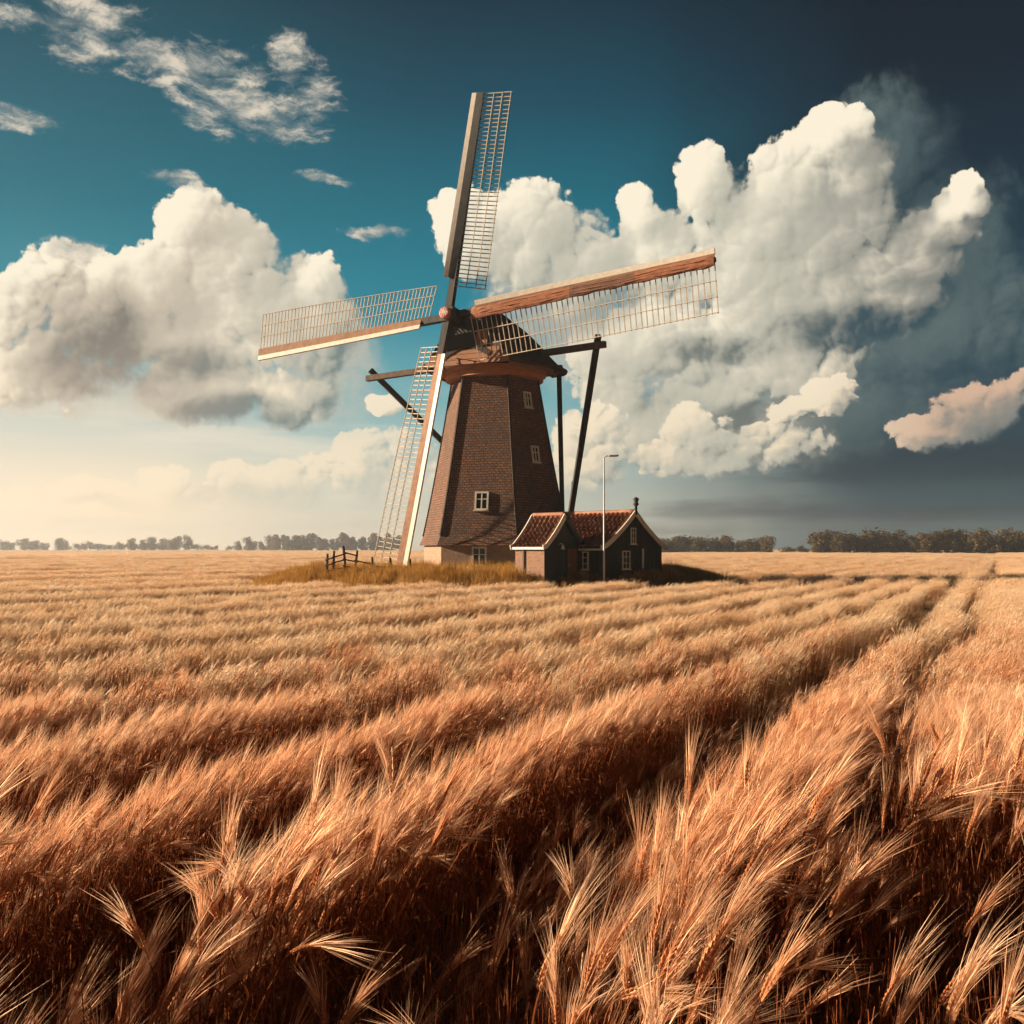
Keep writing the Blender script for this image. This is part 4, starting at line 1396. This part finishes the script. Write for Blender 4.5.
# ------------------------------------------------------------------ grass on the mound
MT['grass'] = mat_plant('long_grass', (0.34, 0.17, 0.040), (0.50, 0.28, 0.070), (0.58, 0.36, 0.12), 0.35, 0.03, True, 0.05, 0.25)
def tuft(seed, n, size, h):
    rng = random.Random(seed); nb = NB()
    for i in range(n):
        x, y = rng.uniform(-size, size), rng.uniform(-size, size)
        a = rng.uniform(0, 6.28); d = Vector((math.cos(a), math.sin(a), 0)); s = Vector((-d.y, d.x, 0)) * 0.011
        H = h * rng.uniform(0.4, 1.15); l = H * rng.uniform(0.1, 0.5)
        o = Vector((x, y, -0.05))
        m_ = o + d * l * 0.3 + UP * H * 0.6; tp = o + d * l + UP * H
        nb.add([o - s, o + s, m_ + s * 0.7, m_ - s * 0.7, tp], [(0, 1, 2, 3), (3, 2, 4)], 0)
    return off_obj('g', nb, [MT['grass']])
gs = [tuft(600 + i, 60, 0.30, 0.55) for i in range(5)] + [tuft(650 + i, 60, 0.30, 0.85) for i in range(3)]
gx, gy = np.meshgrid(np.arange(-19, 20, 0.33), np.arange(44.5, 72, 0.33))
gp = np.column_stack([gx.ravel(), gy.ravel()]) + rs.uniform(-.16, .16, (gx.size, 2))
dm = mound(gp[:, 0], gp[:, 1])
inside = (dm < 1.04)
lx = gp[:, 0] - A.x; ly = gp[:, 1] - A.y
hu = -(lx * g.x + ly * g.y); hv = lx * t.x + ly * t.y
inside &= ~((hu > -0.15) & (hu < 5.1) & (hv > -0.15) & (hv < 5.0))
lx = gp[:, 0] - B.x; ly = gp[:, 1] - B.y
hu = -(lx * g.x + ly * g.y); hv = lx * t.x + ly * t.y
inside &= ~((hu > -0.15) & (hu < 2.2) & (hv > -0.15) & (hv < 3.0))
inside &= np.hypot(gp[:, 0] - MC.x, gp[:, 1] - MC.y) > 4.3
gp = gp[inside]
front = np.clip((54.5 - gp[:, 1]) / 4, 0, 1)
gid = np.where(rs.rand(len(gp)) < 0.25 * front + 0.1, rs.randint(5, 8, len(gp)), rs.randint(0, 5, len(gp)))
gsz = rs.uniform(0.6, 1.0, len(gp)) * np.where((gp[:, 0] > 0.5) & (gp[:, 0] < 9) & (gp[:, 1] < 51), 0.55, 1.0)
scatter_object('grass', np.column_stack([gp, ground_z(gp[:, 0], gp[:, 1])]), rots(len(gp), 3, 0.05), gsz, gid, gs, 'long dry yellow grass on the bank around the mill')

# ------------------------------------------------------------------ trees along the horizon
MT['hazed_foliage'] = mat_plant('hazed_tree_foliage', (0.15, 0.115, 0.075), (0.22, 0.17, 0.11), (0.30, 0.23, 0.15), 0.25, 0.03, True, 0.05, 0.30)  # haze fading mixed into the leaf colour of the left-hand trees
MT['foliage'] = mat_plant('tree_foliage', (0.075, 0.062, 0.028), (0.120, 0.092, 0.042), (0.175, 0.125, 0.060), 0.25, 0.03, True, 0.05, 0.30)
def tree_mesh(seed, kind):
    """unit-high tree: returns (crown collector, trunk builder)"""
    rng = random.Random(seed); nb = NB(); tk = MB()
    lobes = []
    if kind == 'round':
        for k in range(9):
            a = rng.uniform(0, 6.28); rr = rng.uniform(0.05, 0.30)
            lobes.append((math.cos(a) * rr, math.sin(a) * rr, 0.24 + 0.56 * (k + rng.random()) / 9, rng.uniform(0.15, 0.25)))
        lobes.append((0, 0, 0.60, 0.30)); lobes.append((0.1, 0, 0.24, 0.24)); lobes.append((-0.12, 0.1, 0.2, 0.2))
    elif kind == 'tall':
        for k in range(9):
            a = rng.uniform(0, 6.28); rr = rng.uniform(0.02, 0.15); z = 0.14 + 0.78 * k / 9
            lobes.append((math.cos(a) * rr, math.sin(a) * rr, z, rng.uniform(0.11, 0.17)))
    else:
        for k in range(10):
            a = rng.uniform(0, 6.28); rr = rng.uniform(0.1, 0.65)
            lobes.append((math.cos(a) * rr, math.sin(a) * rr * 0.6, rng.uniform(0.25, 0.72 - 0.25 * rr), rng.uniform(0.2, 0.32)))
    for (lx, ly, lz, lr) in lobes:
        for i in range(95):
            d = Vector((rng.gauss(0, 1), rng.gauss(0, 1), rng.gauss(0, 1))).normalized()
            c = Vector((lx, ly, lz)) + d * lr * rng.uniform(0.55, 1.12) * Vector((1, 1, 0.9)).z
            if c.z < 0.06: continue
            s = rng.uniform(0.022, 0.050)
            n_ = (d + Vector((rng.uniform(-.8, .8), rng.uniform(-.8, .8), rng.uniform(-.8, .8)))).normalized()
            a, b = perp(n_)
            nb.add([c + a * s, c + (a * 0.2 + b) * s * 0.8, c - a * s * 0.9, c - b * s * 0.8 + a * 0.2 * s], [(0, 1, 2, 3)], 0)
    tk.tube([(0, 0, -0.06), (0.01, 0, 0.2), (0, 0.01, 0.5), (0, 0, 0.75)], [0.030, 0.024, 0.016, 0.006], 7)
    for (lx, ly, lz, lr) in lobes[:6]:
        tk.tube([(0, 0, max(0.15, lz - 0.28)), (lx * 0.5, ly * 0.5, lz - 0.12), (lx, ly, lz)], [0.013, 0.009, 0.003], 5)
    return nb, tk
kinds = {}
for kind, n in (('round', 5), ('tall', 4), ('bush', 3)):
    kinds[kind] = []
    for i in range(n):
        nb, tk = tree_mesh(hash((len(kind), i)) % 1000 + 700, kind)
        cme = np_mesh('crown', nb.v, nb.f, [MT['foliage']])
        tme = bpy.data.meshes.new('trunk'); tme.from_pydata(tk.v, [], tk.f); tme.materials.append(MT['bark'])
        kinds[kind].append((cme, tme))
hazed_kinds = {}
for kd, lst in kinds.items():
    hazed_kinds[kd] = []
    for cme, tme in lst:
        c2 = cme.copy(); c2.name = 'crown'; c2.materials.clear(); c2.materials.append(MT['hazed_foliage'])
        hazed_kinds[kd].append((c2, tme))
ORD = ['first', 'second', 'third', 'fourth', 'fifth', 'sixth', 'seventh', 'eighth', 'ninth', 'tenth', 'eleventh', 'twelfth', 'thirteenth', 'fourteenth', 'fifteenth',
       'sixteenth', 'seventeenth', 'eighteenth', 'nineteenth', 'twentieth']
def ordinal(i):
    return ORD[i] if i < 20 else ['twenty', 'thirty', 'forty', 'fifty'][(i + 1) // 10 - 2] + ('-' + ORD[(i + 1) % 10 - 1] if (i + 1) % 10 else 'th')
def plant_tree(kind, x, y, h, wide, rng, label, cat, group, name):
    cme, tme = rng.choice((hazed_kinds if x < 0 else kinds)[kind])
    root = empty(name, (x, y, float(ground_z(x, y)) - 0.05), rng.uniform(0, 6.28))
    root.scale = (h * wide, h * wide, h)
    for nm, me in (('crown', cme), ('trunk', tme)):
        o = bpy.data.objects.new(nm, me); COL.objects.link(o); o.parent = root
    tag(root, label, cat, group)
rt = random.Random(21)
def row(az0, az1, D, n, hpx, kind, wide, what, where, group, name, cat='tree', jit=8):
    """n plants spread from azimuth slope az0 to az1 (x/y), D metres away"""
    for i in range(n):
        q = az0 + (az1 - az0) * (i + 0.5) / n + rt.uniform(-.25, .25) * (az1 - az0) / n
        d = D + rt.uniform(-jit, jit)
        plant_tree(kind, q * d, d, hpx * rt.uniform(0.74, 1.18), wide, rt, '%s, %s from the left of %s' % (what, ordinal(i), where), cat, group, name)
row(-0.56, -0.44, 960, 11, 12.8, 'round', 1.35, 'faint hazy round tree', 'the clump at the far left edge', 'hazy trees at the far left edge', 'broadleaf_tree')
row(-0.44, -0.345, 980, 12, 10.5, 'bush', 1.1, 'low pale hazy bush', 'the thin hedge on the left horizon', 'low bushes on the left horizon', 'bush', 'bush')
row(-0.385, -0.318, 940, 7, 14.0, 'round', 1.0, 'separate hazy tree', 'the short row left of the open gap', 'hazy trees before the gap on the left', 'broadleaf_tree')
row(-0.318, -0.235, 990, 9, 8.6, 'bush', 1.0, 'very low hazy bush', 'the gap in the left tree line', 'very low bushes in the gap on the left', 'bush', 'bush')
row(-0.278, -0.238, 920, 5, 13.5, 'round', 1.05, 'hazy spreading tree', 'the group beside the tall tree row', 'hazy spreading trees beside the tall row', 'broadleaf_tree')
row(-0.240, -0.105, 900, 28, 15.5, 'tall', 1.35, 'slim tall hazy tree', 'the dense row behind the fence', 'tall hazy trees left of the mill', 'poplar_tree')
row(0.140, 0.262, 420, 18, 8.0, 'round', 1.2, 'brown green tree', 'the row just right of the cottage', 'trees right of the cottage', 'broadleaf_tree')
row(0.268, 0.300, 430, 4, 5.0, 'bush', 1.0, 'low rounded bush', 'the gap between the two right tree rows', 'bushes between the right tree rows', 'bush', 'bush')
row(0.303, 0.560, 370, 34, 9.6, 'round', 1.15, 'dark bushy tree', 'the long row at the right edge', 'dark trees in the long right row', 'broadleaf_tree')

# ------------------------------------------------------------------ haze
def haze():
    m = bpy.data.materials.new('haze'); m.use_nodes = True
    nt = m.node_tree; nt.nodes.clear()
    o = nt.nodes.new('ShaderNodeOutputMaterial'); v = nt.nodes.new('ShaderNodeVolumePrincipled')
    v.inputs['Color'].default_value = (0.74, 0.80, 0.86, 1)
    v.inputs['Density'].default_value = HAZE_DENSITY
    v.inputs['Anisotropy'].default_value = 0.50
    nt.links.new(v.outputs[0], o.inputs['Volume'])
    mb = MB(); mb.box((0, 480, 13.75), (960, 0, 0), (0, 620, 0), (0, 0, 15.75))
    ob = mb.build('haze', m)
    tag(ob, kind='stuff')
HAZE_DENSITY = 0.0005
haze()
